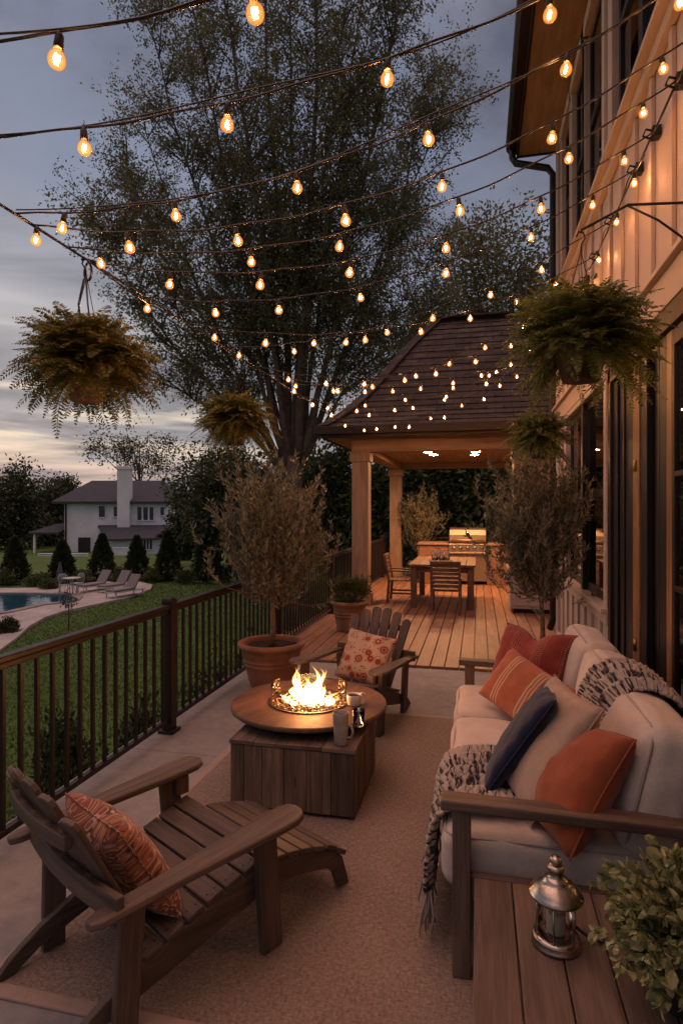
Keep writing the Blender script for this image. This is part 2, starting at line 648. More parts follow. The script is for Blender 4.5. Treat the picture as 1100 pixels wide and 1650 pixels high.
M['lawn'] = lawn_material()
xs = np.unique(np.concatenate([np.linspace(-60, 40, 90), np.linspace(-900, 900, 31)]))
ys = np.unique(np.concatenate([np.linspace(-8, 90, 90), np.linspace(-200, 1500, 31)]))
mb = MB()
mb.grid(len(xs), len(ys), lambda u, v: Vector((xs[round(u * (len(xs) - 1))], ys[round(v * (len(ys) - 1))], gz(xs[round(u * (len(xs) - 1))], ys[round(v * (len(ys) - 1))]))))
struct(mb.build('lawn', M['lawn'], recalc=False))


def concrete(name, c, sc_=2.0):
    t = NT(name)
    co = t.coord('Object')
    a = t.noise(co, 1.1, 5, 0.6)
    b = t.noise(co, 14, 5, 0.65)
    g = t.noise(co, 160, 3, 0.6)
    f = t.math('ADD', t.math('MULTIPLY', a.outputs[0], 0.55), t.math('MULTIPLY', b.outputs[0], 0.3))
    f = t.math('ADD', f, t.math('MULTIPLY', g.outputs[0], 0.15))
    col = t.ramp(f, [(0.36, sc(c, 0.62)), (0.62, sc(c, 1.2))])
    return t.done(t.bsdf(col, 0.75, 0, 0.3, t.math('ADD', g.outputs[0], b.outputs[0]), 0.35, 0.003))


M['concrete'] = concrete('patio_concrete', (0.28, 0.25, 0.23))
M['pooldeck'] = concrete('pool_paving_stone', (0.42, 0.37, 0.34))
RX = -2.16      # railing line
mb = MB()
for y0, y1 in ((-3.0, 1.2), (1.204, 3.6), (3.604, 6.055)):
    mb.bb(-2.34, 1.0, y0, y1, -2.6, 0.0)
struct(mb.build('patio', M['concrete'], bevel=0.004))
mb = MB()
xx = -2.34
while xx < 3.2:
    wd = 0.134
    x1 = xx + wd
    if xx < 0.93:
        mb.bb(xx, x1, 6.06, 7.69, -0.01, 0.026, (0, 1, 0))
    cut = [7.694, 10.9 + random.uniform(-.6, .6), 14.7]
    for a, b in zip(cut[:-1], cut[1:]):
        mb.bb(xx, x1, a, b - 0.004, -0.01, 0.026 + random.uniform(-.001, .001), (0, 1, 0))
    xx = x1 + 0.010
struct(mb.build('deck_floor', M['deck'], bevel=0.003))
mb = MB()
mb.bb(-2.32, 0.949, 6.07, 7.69, -2.6, -0.013)
mb.bb(-2.32, 3.2, 7.70, 14.65, -2.6, -0.013)
struct(mb.build('deck_base', M['dark']))

# pool and its paving
pp = [(-420, 958), (-200, 953), (60, 950), (100, 948), (160, 940), (215, 938), (246, 945), (243, 952), (205, 966), (160, 976), (105, 988), (72, 999), (48, 1013), (28, 1032), (-10, 1060), (-120, 1090), (-420, 1100)]
P = [at(a, b, GZ) for a, b in pp]
cz = GZ + 0.09
mb = MB()
mb.prism([(p.x, p.y) for p in P], Matrix.Translation((0, 0, GZ - .2)), 0.29)
struct(mb.build('pool_paving', M['pooldeck']))
wp = [(-400, 968), (-150, 960), (10, 959.5), (70, 960), (110, 961.5), (128, 966), (122, 972), (98, 975.5), (68, 979), (42, 985), (15, 991), (-30, 997), (-150, 1003), (-400, 1004)]
W_ = [at(a, b, GZ) for a, b in wp]


def water_material():
    t = NT('pool_water')
    co = t.coord('Object')
    n = t.noise(co, 2.2, 4, 0.6, 0.8)
    col = t.ramp(n.outputs[0], [(0.35, (0.012, 0.050, 0.085)), (0.7, (0.03, 0.105, 0.145))])
    return t.done(t.bsdf(col, 0.06, 0, 0.5, n.outputs[0], 0.12, 0.05))


M['water'] = water_material()
mb = MB()
mb.prism([(p.x, p.y) for p in W_], Matrix.Translation((0, 0, cz)), 0.012)
struct(mb.build('pool_water', M['water']))
cen = sum(W_, Vector()) / len(W_)
mb = MB()
for i in range(len(W_)):
    a, b = W_[i], W_[(i + 1) % len(W_)]
    mb.bar((a.x, a.y, cz + 0.02), (b.x, b.y, cz + 0.02), 0.28, 0.05)
tag(mb.build('pool_coping', M['concrete'], bevel=.01), 'pale stone coping around the curved blue pool', 'pool edge')

# planting bed between the pool and the far lawn: mulch strip
M['mulch'] = plain('bed_mulch', (0.035, 0.026, 0.018), 0.95, 0.5, 4, 0.9, 0.05)
bed = [(-300, 944), (60, 944), (130, 938), (250, 936), (330, 936), (440, 930), (440, 921), (300, 925), (130, 928), (-300, 931)]
mb = MB()
BP = [at(a, b, GZ) for a, b in bed]
mb.prism([(p.x, p.y) for p in BP], Matrix.Translation((0, 0, GZ - .1)), 0.2)
struct(mb.build('planting_bed', M['mulch']))

# grass blades on the nearer lawn
n = 60000
dd = 5.5 + 24 * rng.random(n) ** 1.4
px = rng.uniform(-30, 560, n)
xc = (px - 550) / F * dd
gx, gy = xc * CS - dd * SN, xc * SN + dd * CS
ok = gx < -2.5


def inpoly(x, y, poly):
    r = np.zeros(len(x), bool)
    j = len(poly) - 1
    for i in range(len(poly)):
        xi, yi, xj, yj = poly[i].x, poly[i].y, poly[j].x, poly[j].y
        r ^= ((yi > y) != (yj > y)) & (x < (xj - xi) * (y - yi) / (yj - yi + 1e-12) + xi)
        j = i
    return r


ok &= ~inpoly(gx, gy, P) & ~inpoly(gx, gy, BP)
gx, gy, dd = gx[ok], gy[ok], dd[ok]
gzv = np.array([gz(a, b) for a, b in zip(gx, gy)])
Pg = np.stack([gx, gy, gzv - 0.01], 1)
D = np.stack([rng.normal(0, .35, len(gx)), rng.normal(0, .35, len(gx)), np.ones(len(gx))], 1)
M['grassblade'] = leafmat('grass_blade', (0.060, 0.105, 0.026), (0.12, 0.19, 0.05), 0.6, 0.35)
g = quads_mesh('grass', leaves(Pg, D, rng.uniform(.03, .075, len(gx)), rng.uniform(.012, .03, len(gx)) * (0.6 + dd / 14)), M['grassblade'])
g['kind'] = 'stuff'

# ------------------------------------------------------------------ trees and shrubs


def clump_cloud(cen, rad, nclump, per, spread, shell=0.55, flat=1.0):
    """leaf positions in clumps through an ellipsoid; returns P, outward directions, clump centres"""
    d = rdir(nclump)
    r = (shell + (1 - shell) * rng.random(nclump)) ** 0.8 * (0.82 + 0.3 * rng.random(nclump))
    c = d * r[:, None] * np.array(rad)
    k = np.repeat(np.arange(nclump), per)
    P = c[k] + rng.normal(size=(nclump * per, 3)) * spread * np.array([1, 1, flat])
    return P + np.array(cen), unit(d[k] + 0.9 * rdir(len(k))), c + np.array(cen)


def tree(name, label, cat, base, h, cen, rad, mat, nclump=90, per=60, leaf=0.25, spread=0.5, trunk_r=0.15, group=None, limbs=9, shell=0.5, flat=0.8):
    """base: world point; cen, rad: crown centre above base and its radii"""
    t = thing(name, label, cat, base, 0, group)
    P, D, cc = clump_cloud(cen, rad, nclump, per, spread, shell, flat)
    n = len(P)
    D[:, 2] -= 0.25
    quads_mesh('crown', leaves(P, D, leaf * rng.uniform(.6, 1.3, n), leaf * rng.uniform(.35, .65, n)), mat, t)
    mb = MB()
    top = Vector((cen[0], cen[1], cen[2] + rad[2] * 0.5))
    mb.tube([(0, 0, -0.2), (cen[0] * .3 + .02, cen[1] * .3, h * .25), (cen[0] * .7, cen[1] * .7, h * .5), top], [trunk_r * 1.3, trunk_r, trunk_r * .7, trunk_r * .15], 8)
    for i in range(limbs):
        q = Vector(cc[rng.integers(len(cc))])
        z0 = min(h * random.uniform(.25, .6), q.z)
        p = Vector((cen[0] * z0 / h, cen[1] * z0 / h, z0))
        m = p.lerp(q, .5) + Vector((0, 0, .05 * h))
        mb.tube([p, m, q], [trunk_r * .45, trunk_r * .28, trunk_r * .08], 6)
    mb.build('trunk', M['bark'], t, recalc=False)
    return t


def big_tree():
    """the tall many-stemmed tree: stems fan up from a short bole, fine leaves along thousands of twigs"""
    d0 = 18.0
    b = atd(474, d0, GZ)
    t = thing('tall_tree', 'tall spreading tree with many upright stems rising behind the pavilion roof edge', 'tree', b)
    ex = Vector((CS, SN, 0))
    ey = Vector((-SN, CS, 0))
    mpx = d0 / F

    def loc(px, py, dy=0.0):
        p = ex * ((px - 474) * mpx) + ey * dy
        p.z = EYE - (py - 820) * mpx - GZ
        return p
    mb = MB()
    stems = [  # start (px,py) -> mid -> tip, radius
        ((470, 745), (462, 560), (440, 300), (405, -160), .30), ((480, 740), (490, 560), (505, 300), (520, -200), .30),
        ((460, 750), (425, 600), (372, 330), (300, -60), .22), ((488, 745), (525, 600), (570, 380), (640, 60), .20),
        ((455, 755), (395, 640), (300, 430), (190, 120), .17), ((494, 740), (560, 560), (640, 350), (700, 60), .15),
        ((466, 750), (440, 520), (400, 200), (340, -140), .18), ((476, 745), (475, 500), (470, 200), (455, -200), .20),
        ((484, 745), (510, 520), (545, 250), (590, -120), .17), ((452, 755), (380, 660), (250, 520), (150, 330), .12),
        ((490, 740), (545, 610), (640, 480), (720, 330), .10), ((470, 745), (450, 600), (420, 380), (360, 60), .14),
        ((450, 752), (390, 690), (290, 630), (190, 590), .09), ((492, 745), (540, 660), (590, 600), (650, 560), .07),
        ((460, 750), (400, 560), (300, 260), (225, -30), .15), ((458, 750), (370, 580), (240, 380), (165, 200), .12), ((488, 745), (560, 540), (660, 300), (725, 150), .12),
        ((486, 742), (540, 520), (600, 250), (660, -90), .14), ((464, 748), (420, 540), (350, 250), (270, 0), .12), ((490, 742), (570, 600), (660, 520), (715, 440), .09),
        ((458, 750), (380, 620), (270, 480), (200, 400), .09), ((480, 742), (500, 520), (530, 300), (560, 40), .12)]
    twigs = []
    mb.tube([(0, 0, -.3), (0.02, 0, 1.2), loc(474, 790), loc(473, 735)], [.38, .29, .25, .24], 12)
    for a, m1, m2, e, r in stems:
        dy = random.uniform(-2.6, 2.6)
        q = [loc(*a), loc(*m1, dy * .25), loc(*m2, dy * .7), loc(*e, dy)]
        pts = []
        for i in range(13):     # Bezier-like Catmull through points
            s = i / 12 * 3
            k = min(int(s), 2)
            f = s - k
            p0, p1, p2, p3 = q[max(k - 1, 0)], q[k], q[k + 1], q[min(k + 2, 3)]
            p = 0.5 * ((2 * p1) + (p2 - p0) * f + (2 * p0 - 5 * p1 + 4 * p2 - p3) * f * f + (3 * p1 - p0 - 3 * p2 + p3) * f ** 3)
            pts.append(p + Vector((random.gauss(0, .05), random.gauss(0, .05), 0)))
        mb.tube(pts, [r * .52 * (1 - .85 * i / 12) for i in range(13)], 8)
        L = (pts[-1] - pts[0]).length
        nb = int(10 + L * 2.6)
        for j in range(nb):
            f = random.uniform(.22, 1.0) ** .85 * 12
            k = min(int(f), 11)
            p = pts[k].lerp(pts[k + 1], f - k)
            tdir = (pts[k + 1] - pts[k]).normalized()
            az = random.uniform(0, 2 * PI)
            out = ex * math.cos(az) + ey * math.sin(az)
            ln = random.uniform(1.0, 2.5) * (1.15 - .45 * f / 12)
            dirn = (out * .85 + tdir * .75 + Vector((0, 0, .25))).normalized()
            q1 = p + dirn * ln * .55
            q2 = q1 + (dirn + Vector((0, 0, .15)) + Vector(rdir(1)[0]) * .3).normalized() * ln * .5
            mb.tube([p, q1, q2], [.026, .015, .005], 4, False)
            for (s0, s1) in ((p, q1), (q1, q2)):
                for _ in range(4):
                    o = s0.lerp(s1, random.random())
                    dv = ((s1 - s0).normalized() * .6 + Vector(rdir(1)[0])).normalized()
                    twigs.append((o, dv, random.uniform(.5, 1.15)))
    mb.build('trunk', M['bark'], t, recalc=False)
    O = np.array([o for o, _, _ in twigs])
    D = np.array([dv for _, dv, _ in twigs])
    Ln = np.array([l for _, _, l in twigs])
    per = 29
    k = np.repeat(np.arange(len(O)), per)
    f = rng.random(len(k)) ** .8
    Pp = O[k] + D[k] * (Ln[k] * f)[:, None] + rng.normal(size=(len(k), 3)) * .085
    Dd = unit(D[k] * .6 + rdir(len(k)) + np.array([0, 0, -.2]))
    n = len(k)
    quads_mesh('crown', leaves(Pp, Dd, rng.uniform(.07, .125, n), rng.uniform(.034, .066, n)), M['leaf_big'], t)
    print('big tree leaves', n)


big_tree()


def gpt(px, d):
    p = atd(px, d, 0)
    p.z = gz(p.x, p.y)
    return p


def tree_px(name, label, px, ptop, pbot, wpx, d, mat, cat='tree', group=None, **kw):
    """crown spans image rows ptop..pbot and width wpx at depth d"""
    b = gpt(px, d)
    zt, zb = zat(ptop, d) - b.z, zat(pbot, d) - b.z
    r = wpx / 2 * d / F
    return tree(name, label, cat, b, zt, (0, 0, (zt + zb) / 2), (r, r * .9, (zt - zb) / 2), mat, group=group, **kw)


tree_px('leafy_tree', 'leafy tree whose tip rises above the pavilion ridge beside the house gutter', 800, 322, 640, 200, 26, M['leaf_big'], nclump=210, per=60, leaf=.20, spread=.42, trunk_r=.2, shell=.3)
tree_px('leafy_tree', 'dark low tree in front of the far white house, half hiding its roof', 350, 705, 875, 150, 40, M['leaf_dark'], nclump=130, per=60, leaf=.30, spread=.5, trunk_r=.2, shell=.3)
tree_px('leafy_tree', 'loose tree with open twigs above the ridge of the far white house', 225, 690, 770, 170, 82, M['leaf_dark'], nclump=90, per=40, leaf=.38, spread=.7, trunk_r=.25, shell=.2)
G = 'dark trees left of the far house'
for i, (px, pt, pb, wd, d, lb) in enumerate([(-30, 760, 885, 110, 70, 'dark rounded tree at the picture edge far left of the white house'),
                                             (30, 745, 885, 90, 74, 'tallest dark tree left of the far white house'),
                                             (78, 775, 885, 70, 80, 'dark tree standing closest to the porch side of the far house'),
                                             (100, 768, 850, 40, 95, 'slender dark tree peeking past the left roof corner of the far house')]):
    tree_px('dark_tree', lb, px, pt, pb, wd, d, M['leaf_dark'], group=G, nclump=90, per=55, leaf=.5, spread=.8, trunk_r=.25, shell=.3)
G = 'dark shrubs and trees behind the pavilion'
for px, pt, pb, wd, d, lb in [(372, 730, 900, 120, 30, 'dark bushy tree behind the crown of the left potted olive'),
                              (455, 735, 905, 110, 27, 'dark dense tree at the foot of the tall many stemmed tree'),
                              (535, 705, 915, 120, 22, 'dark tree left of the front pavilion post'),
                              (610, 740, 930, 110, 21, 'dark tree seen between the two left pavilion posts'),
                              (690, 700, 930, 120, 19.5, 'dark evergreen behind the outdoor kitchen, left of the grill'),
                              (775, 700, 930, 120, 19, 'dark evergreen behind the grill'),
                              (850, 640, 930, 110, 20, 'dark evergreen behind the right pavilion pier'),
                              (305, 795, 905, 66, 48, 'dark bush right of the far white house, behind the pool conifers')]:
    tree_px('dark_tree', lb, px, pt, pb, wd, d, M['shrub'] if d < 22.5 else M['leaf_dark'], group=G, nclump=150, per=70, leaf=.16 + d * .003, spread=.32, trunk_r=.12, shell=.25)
G = 'distant tree line'
for i in range(16):
    px = -260 + i * 60 + random.uniform(-15, 15)
    tree_px('distant_tree', 'far off dark tree in the tree line behind the yard', px, 800 + random.uniform(-12, 10), 860, 85, 110 + random.uniform(-10, 10), M['leaf_dark'], group=G, nclump=45, per=40, leaf=.9, spread=1.2, shell=.3)


def conifer(px, ptop, pbase, wpx, d, label):
    b = gpt(px, d)
    h = zat(ptop, d) - b.z
    r = wpx / 2 * d / F
    t = thing('conifer', label, 'conifer', b, 0, 'young conifers in a row beyond the pool')
    n = 5200
    f = rng.random(n) ** .75
    az = rng.uniform(0, 2 * PI, n)
    prof = np.where(f < .12, f / .12 * .85 + .15, (1 - f) ** .8 / (.88 ** .8))
    pa, pb = rng.uniform(0, 6, 2)
    lump = 1 + rng.uniform(.10, .24) * np.sin(az * int(rng.integers(3, 6)) + f * rng.uniform(14, 26) + pa) + .14 * np.sin(az * 7 - f * 37 + pb)
    rr = r * prof * lump * (.55 + .5 * np.sqrt(rng.random(n)))
    Pp = np.stack([rr * np.cos(az), rr * np.sin(az), .08 + f * (h - .1)], 1)
    D = np.stack([np.cos(az) * .7, np.sin(az) * .7, np.full(n, .75)], 1) + rdir(n) * .45
    quads_mesh('crown', leaves(Pp, D, rng.uniform(.10, .22, n), rng.uniform(.035, .08, n)), M['leaf_conif'], t)
    mb = MB()
    mb.tube([(0, 0, -.1), (0, 0, h * .5), (0, 0, h * .97)], [.06, .04, .008], 6)
    mb.build('trunk', M['bark'], t, recalc=False)


conifer(25, 867, 940, 40, 29, 'young conifer farthest left beyond the pool')
conifer(101, 872, 940, 40, 29, 'young conifer standing behind the closed pool umbrella')
conifer(165, 862, 934, 40, 30, 'young conifer right behind the first pool lounger')
conifer(221, 865, 930, 36, 31, 'young conifer under the wing roof of the far house')
conifer(271, 857, 930, 38, 30, 'young conifer fifth along the row beyond the pool loungers')
conifer(333, 847, 928, 42, 29, 'young conifer rightmost of the row, by the left potted olive crown')


def shrub(name, label, px, py, wpx, hpx, d, mat, group, n=900, leaf=.09, zb=None):
    b = gpt(px, d) if zb is None else atd(px, d, zb)
    b.z += .06
    t = None
    r = wpx / 2 * d / F
    h = hpx * d / F
    c = 26
    dv = rdir(c)
    dv[:, 2] = np.abs(dv[:, 2])
    cc = dv * np.array([r * .75, r * .75, h * .8]) * (.5 + .5 * rng.random(c))[:, None]
    k = rng.integers(0, c, n)
    Pp = cc[k] + rng.normal(size=(n, 3)) * np.array([r, r, h * .7]) * .17
    Pp[:, 2] = np.abs(Pp[:, 2]) + .01
    D = unit(Pp + np.array([0, 0, .25]) * h) + rdir(n) * .7
    o = quads_mesh(name, leaves(Pp, D, leaf * rng.uniform(.6, 1.3, n), leaf * rng.uniform(.3, .6, n)), mat)
    o.location = b
    return tag(o, label, 'shrub', group)


G = 'low shrubs in the bed beyond the pool'
for px, wd, hh, d, lb in [(8, 34, 26, 28, 'low shrub by the farthest left conifer'), (62, 50, 24, 27.5, 'low green shrub between the two left conifers'),
                          (135, 42, 26, 28, 'low shrub left of the first pool lounger'), (196, 36, 26, 29, 'bright low shrub behind the middle pool lounger'),
                          (246, 40, 24, 29.5, 'low shrub between the fourth and fifth conifers'), (300, 44, 22, 29, 'low shrub left of the rightmost conifer'),
                          (80, 30, 16, 26.5, 'small shrub by the base of the pool umbrella'), (365, 50, 26, 30, 'low shrub right of the rightmost conifer')]:
    shrub('garden_shrub', lb, px, 0, wd, hh, d, M['shrub'], G, 1100, .13)
shrub('garden_shrub', 'round dark shrub at the near left edge of the pool paving', 8, 0, 44, 30, 17.2, M['leaf_dark'], None, 1600, .09)
G = 'dark bushes planted along the foot of the terrace'
for px, wd, hh, d, lb in [(105, 130, 222, 6.2, 'dark bush below the near railing behind the near chair'), (232, 120, 205, 7.2, 'dark bush below the railing by its tall post'),
                          (340, 130, 172, 8.4, 'dark bush behind the railing left of the big terracotta pot'), (420, 110, 143, 10.6, 'dark bush behind the railing beside the olive trunk'),
                          (500, 90, 150, 13, 'dark bush outside the railing by the boxwood pot')]:
    b = gpt(px, d)
    b.x = min(b.x, -2.6 - wd / 2 * d / F)
    o = shrub('terrace_bush', lb, px, 0, wd, hh, d, M['leaf_conif'], G, 5200, .085)
    o.location.x = min(o.location.x, -2.45 - wd / 2 * d / F)

# ------------------------------------------------------------------ far white house
M['farwall'] = plain('white_brick_wall', (0.68, 0.66, 0.68), 0.8, 0.15, 0.5, 0.5, 0.03, bscale=5)
M['farroof'] = plain('slate_grey_roof', (0.040, 0.044, 0.056), 0.8, 0.3, 3, 0.5, 0.03, bscale=9)
M['farglass'] = plain('dark_window_pane', (0.015, 0.017, 0.02), 0.12, 0.2, 1, 0.0, spec=0.6)
D0 = 68.0
k = D0 / F
hb = atd(180, D0, 0)
hb.z = gz(hb.x, hb.y)
house = thing('white_house', 'far white two storey house with dark roof and tall chimney beyond the pool', 'house', hb, YAW)


def hx(px):
    return (px - 180) * k


def hz(py):
    return EYE - (py - 820) * k - hb.z


z0 = -0.4
ev = hz(811)
rg = hz(771)
DP = 10.0
mb = MB()
mb.bb(hx(104), hx(268), 0, DP, z0, ev)
mb.bb(hx(91), hx(104), 2.2, DP - 1, z0, ev - .02)
mb.build('wall', M['farwall'], house)
mb = MB()


def hip(x0, x1, y0, y1, zl, zr, rx0, rx1, ry, th=.25):
    b = [(x0, y0), (x1, y0), (x1, y1), (x0, y1)]
    vs = [Vector((a, c, zl)) for a, c in b] + [Vector((rx0, ry, zr)), Vector((rx1, ry, zr))] + [Vector((a, c, zl - th)) for a, c in b]
    fs = [(0, 1, 5, 4), (1, 2, 5), (2, 3, 4, 5), (3, 0, 4), (6, 7, 1, 0), (7, 8, 2, 1), (8, 9, 3, 2), (9, 6, 0, 3), (9, 8, 7, 6)]
    return vs, fs


mb.add(*hip(hx(88), hx(273), -.6, DP + .5, ev + .2, rg, hx(119), hx(243), DP / 2))
mb.build('roof', M['farroof'], house)
mb = MB()
cx0, cx1 = hx(191), hx(214)
mb.bb(cx0, cx1, -.75, -.003, z0, hz(851))
mb.bb(cx0 + .12, cx1 - .12, -.72, .35, hz(851), hz(756))
mb.bb(cx0, cx1, -.8, .42, hz(757), hz(752))
mb.build('chimney', M['farwall'], house, .03)


def farwin(a, b, t, bt, nx=1, ny=2, y=-.003):
    f = MB()
    x0, x1, zt, zb = hx(a), hx(b), hz(t), hz(bt)
    fr = .09
    f.bb(x0 - fr, x1 + fr, y - .10, y, zt, zt + fr)
    f.bb(x0 - fr, x1 + fr, y - .14, y, zb - fr, zb)
    f.bb(x0 - fr, x0, y - .10, y, zb, zt)
    f.bb(x1, x1 + fr, y - .10, y, zb, zt)
    for i in range(1, nx):
        xm = x0 + (x1 - x0) * i / nx
        f.bb(xm - .05, xm + .05, y - .09, y, zb, zt)
    o = f.build('window', M['farwall'], house)
    g_ = MB()
    g_.bb(x0 + .003, x1 - .003, y - .05, y - .004, zb + .003, zt - .003)
    for j in range(1, ny):
        zm = zb + (zt - zb) * j / ny
        g_.bb(x0 + .003, x1 - .003, y - .065, y - .052, zm - .02, zm + .02)
    g_.build('pane', M['farglass'], o)


farwin(160, 170, 815, 833)
farwin(184, 190.5, 816, 832)
farwin(222, 229, 817, 838)
farwin(231.5, 239, 817, 838)
farwin(241.5, 248, 817, 838)
farwin(259, 265, 817, 830)
mb = MB()
mb.bb(hx(127), hx(146), -.12, -.003, hz(891), hz(866))
d_ = mb.build('door', M['farglass'], house)
farwin(247, 260, 866, 882, 3, 2, -3.203)
# front wing with a low lean-to roof, porch on the left
mb = MB()
mb.bb(hx(196), hx(268), -3.2, -.8, z0, hz(866))
mb.build('wing_wall', M['farwall'], house)
mb = MB()
v = [Vector((hx(158), -.004, hz(846))), Vector((hx(275), -.004, hz(846))), Vector((hx(275), -4.0, hz(864))), Vector((hx(196), -4.0, hz(866)))]
v += [p - Vector((0, 0, .22)) for p in v]
mb.add(v, [(0, 1, 2, 3), (7, 6, 5, 4), (0, 3, 7, 4), (3, 2, 6, 7), (2, 1, 5, 6)])
mb.build('wing_roof', M['farroof'], house)
mb = MB()
v = [Vector((hx(57), -1.5, hz(857))), Vector((hx(103.5), -1.5, hz(857))), Vector((hx(103.5), 3.0, hz(845))), Vector((hx(72), 3.0, hz(845)))]
v += [p - Vector((0, 0, .2)) for p in v]
mb.add(v, [(0, 1, 2, 3), (7, 6, 5, 4), (0, 3, 7, 4), (1, 0, 4, 5), (2, 1, 5, 6)])
mb.build('porch_roof', M['farroof'], house)
for px_ in (65, 290, 296):
    mb = MB()
    yy = -1.2 if px_ < 100 else -3.4
    mb.box((hx(px_), yy, (hz(860) + z0) / 2), (.22, .22, hz(860) - z0))
    mb.build('porch_post', M['farwall'], house)
mb = MB()
mb.bb(hx(268.5), hx(300), -4, -1, hz(860) + .003, hz(857))
mb.build('side_porch_roof', M['farroof'], house)
mb = MB()
mb.box((hx(107), -.1, (ev + z0) / 2), (.14, .14, ev - z0))
mb.build('downspout', M['dark'], house)
# garden walls in front of that house
for a, b, t, bt, d, lb in [(62, 142, 893, 908, 60, 'low white garden wall left, below the far house porch'),
                           (182, 212, 884, 893, 62, 'low white garden wall below the chimney of the far house'),
                           (285, 330, 884, 893, 62, 'low white garden wall right of the far house')]:
    p, q = atd(a, d), atd(b, d)
    g0 = gz(p.x, p.y)
    mb = MB()
    mb.bar((p.x, p.y, (g0 - .2 + zat(t, d)) / 2), (q.x, q.y, (g0 - .2 + zat(t, d)) / 2), .25, zat(t, d) - g0 + .2)
    mb.bar((p.x, p.y, zat(t, d) + .045), (q.x, q.y, zat(t, d) + .045), .34, .08)
    tag(mb.build('garden_wall', M['farwall'], None, .02), lb, 'wall', 'low white walls by the far house')

# ------------------------------------------------------------------ by the pool: loungers, umbrella, bistro set, young tree
M['lounge'] = plain('grey_lounger_cushion', (0.20, 0.185, 0.185), 0.9, 0.1, 5)
M['whitemetal'] = plain('white_metal', (0.5, 0.48, 0.46), 0.4, 0.1, 8)
PZ = GZ + 0.09
GL = 'loungers on the pool paving'
lr = thing('pool_lounger', 'grey cushioned pool lounger, leftmost of the three beyond the pool', 'lounger', (0, 0, PZ), 0, GL)
mb = MB()
mb.bb(-.33, .33, -1.0, .95, .24, .29, (0, 1, 0))
mb.build('frame', M['whitemetal'], lr, .01)
for sx in (-.3, .3):
    for sy in (-.9, .8):
        mb = MB()
        mb.box((sx, sy, .119), (.05, .05, .238))
        mb.build('leg', M['whitemetal'], lr)
mb = MB()
mb.box((0, -.37, .345), (.62, 1.2, .105))
mb.build('seat', M['lounge'], lr, .03)
mb = MB()
mb.box((0, .47, .64), (.62, .80, .10), Matrix.Rotation(R(56), 3, 'X'))
mb.build('backrest', M['lounge'], lr, .03)
hd = R(-13)
lr.location = at(156, 951, PZ)
lr.location.z = PZ
lr.rotation_euler = (0, 0, hd)
lr.scale = (.84, .84, .84)
for px_, py_, lb in ((188, 952, 'grey cushioned pool lounger in the middle of the three'), (203, 960, 'grey cushioned pool lounger nearest the lawn, rightmost of three')):
    p = at(px_, py_, PZ)
    dup(lr, (p.x, p.y, PZ), hd, lb)
p = at(97, 957, PZ)
um = thing('pool_umbrella', 'closed grey umbrella standing at the far pool edge', 'umbrella', (p.x, p.y, PZ))
mb = MB()
mb.tube([(0, 0, 0), (0, 0, 1.25)], .025, 8)
mb.build('pole', M['whitemetal'], um)
mb = MB()
mb.lathe([(0, .0), (.26, 0), (.27, .06), (0, .062)], 20)
mb.build('base', M['concrete'], um)
mb = MB()
mb.grid(40, 10, lambda u, v: Vector(((.13 - .10 * v ** 1.6) * (1 + .25 * math.cos(u * 16 * PI) * (1 - v)) * math.cos(u * 2 * PI), (.13 - .10 * v ** 1.6) * (1 + .25 * math.cos(u * 16 * PI) * (1 - v)) * math.sin(u * 2 * PI), .52 + .80 * v)))
mb.build('canopy', plain('umbrella_cloth', (0.085, 0.08, 0.095), 0.9, 0.15, 6), um)
p = at(116, 959, PZ)
bt = thing('bistro_table', 'small white round metal table by the closed pool umbrella', 'table', (p.x, p.y, PZ))
mb = MB()
mb.lathe([(0, .68), (.33, .68), (.34, .70), (.33, .715), (0, .716)], 24)
mb.build('tabletop', M['whitemetal'], bt)
for i in range(3):
    a = i * 2.1
    mb = MB()
    mb.tube([(.05 * math.cos(a), .05 * math.sin(a), .68), (.08 * math.cos(a), .08 * math.sin(a), .35), (.27 * math.cos(a), .27 * math.sin(a), 0.005)], .014, 6)
    mb.build('leg', M['whitemetal'], bt)
bc = thing('bistro_chair', 'white metal garden chair left of the small pool table', 'chair', (0, 0, PZ), 0, 'white chairs at the small pool table')
mb = MB()
mb.box((0, 0, .44), (.40, .38, .025))
mb.build('seat', M['whitemetal'], bc, .01)
mb = MB()
mb.tube([(-.19, .19, .45), (-.20, .23, .75), (-.12, .25, .86), (.12, .25, .86), (.20, .23, .75), (.19, .19, .45)], .013, 6)
for i in range(5):
    mb.tube([(-.12 + .06 * i, .2, .45), (-.12 + .06 * i, .245, .85)], .008, 5)
mb.build('backrest', M['whitemetal'], bc)
for sx in (-.18, .18):
    for sy in (-.17, .17):
        mb = MB()
        mb.tube([(sx, sy, .43), (sx * 1.1, sy * 1.15, 0.003)], .013, 6)
        mb.build('leg', M['whitemetal'], bc)
p = at(107, 960, PZ)
bc.location = (p.x, p.y, PZ)
bc.rotation_euler = (0, 0, R(70))
p = at(124, 957, PZ)
dup(bc, (p.x, p.y, PZ), R(-95), 'white metal garden chair right of the small pool table')
p = at(111, 1016, GZ)
sp = thing('young_tree', 'thin staked young tree on the lawn by the pool paving', 'young tree', (p.x, p.y, GZ))
mb = MB()
mb.tube([(0, 0, -.05), (.01, 0, .5), (0, .01, .98)], [.022, .018, .008], 6)
for i in range(7):
    a = i * 2.4
    mb.tube([(0, 0, .55 + .05 * i), (.12 * math.cos(a), .12 * math.sin(a), .72 + .05 * i)], [.008, .003], 4)
mb.build('trunk', M['bark'], sp)
Pp, D, _ = clump_cloud((0, 0, .86), (.2, .2, .24), 14, 16, .05, .3)
quads_mesh('crown', leaves(Pp, D, rng.uniform(.05, .1, len(Pp)), rng.uniform(.025, .05, len(Pp))), M['leaf_dark'], sp)
# ------------------------------------------------------------------ the house on the right
WX = 0.95


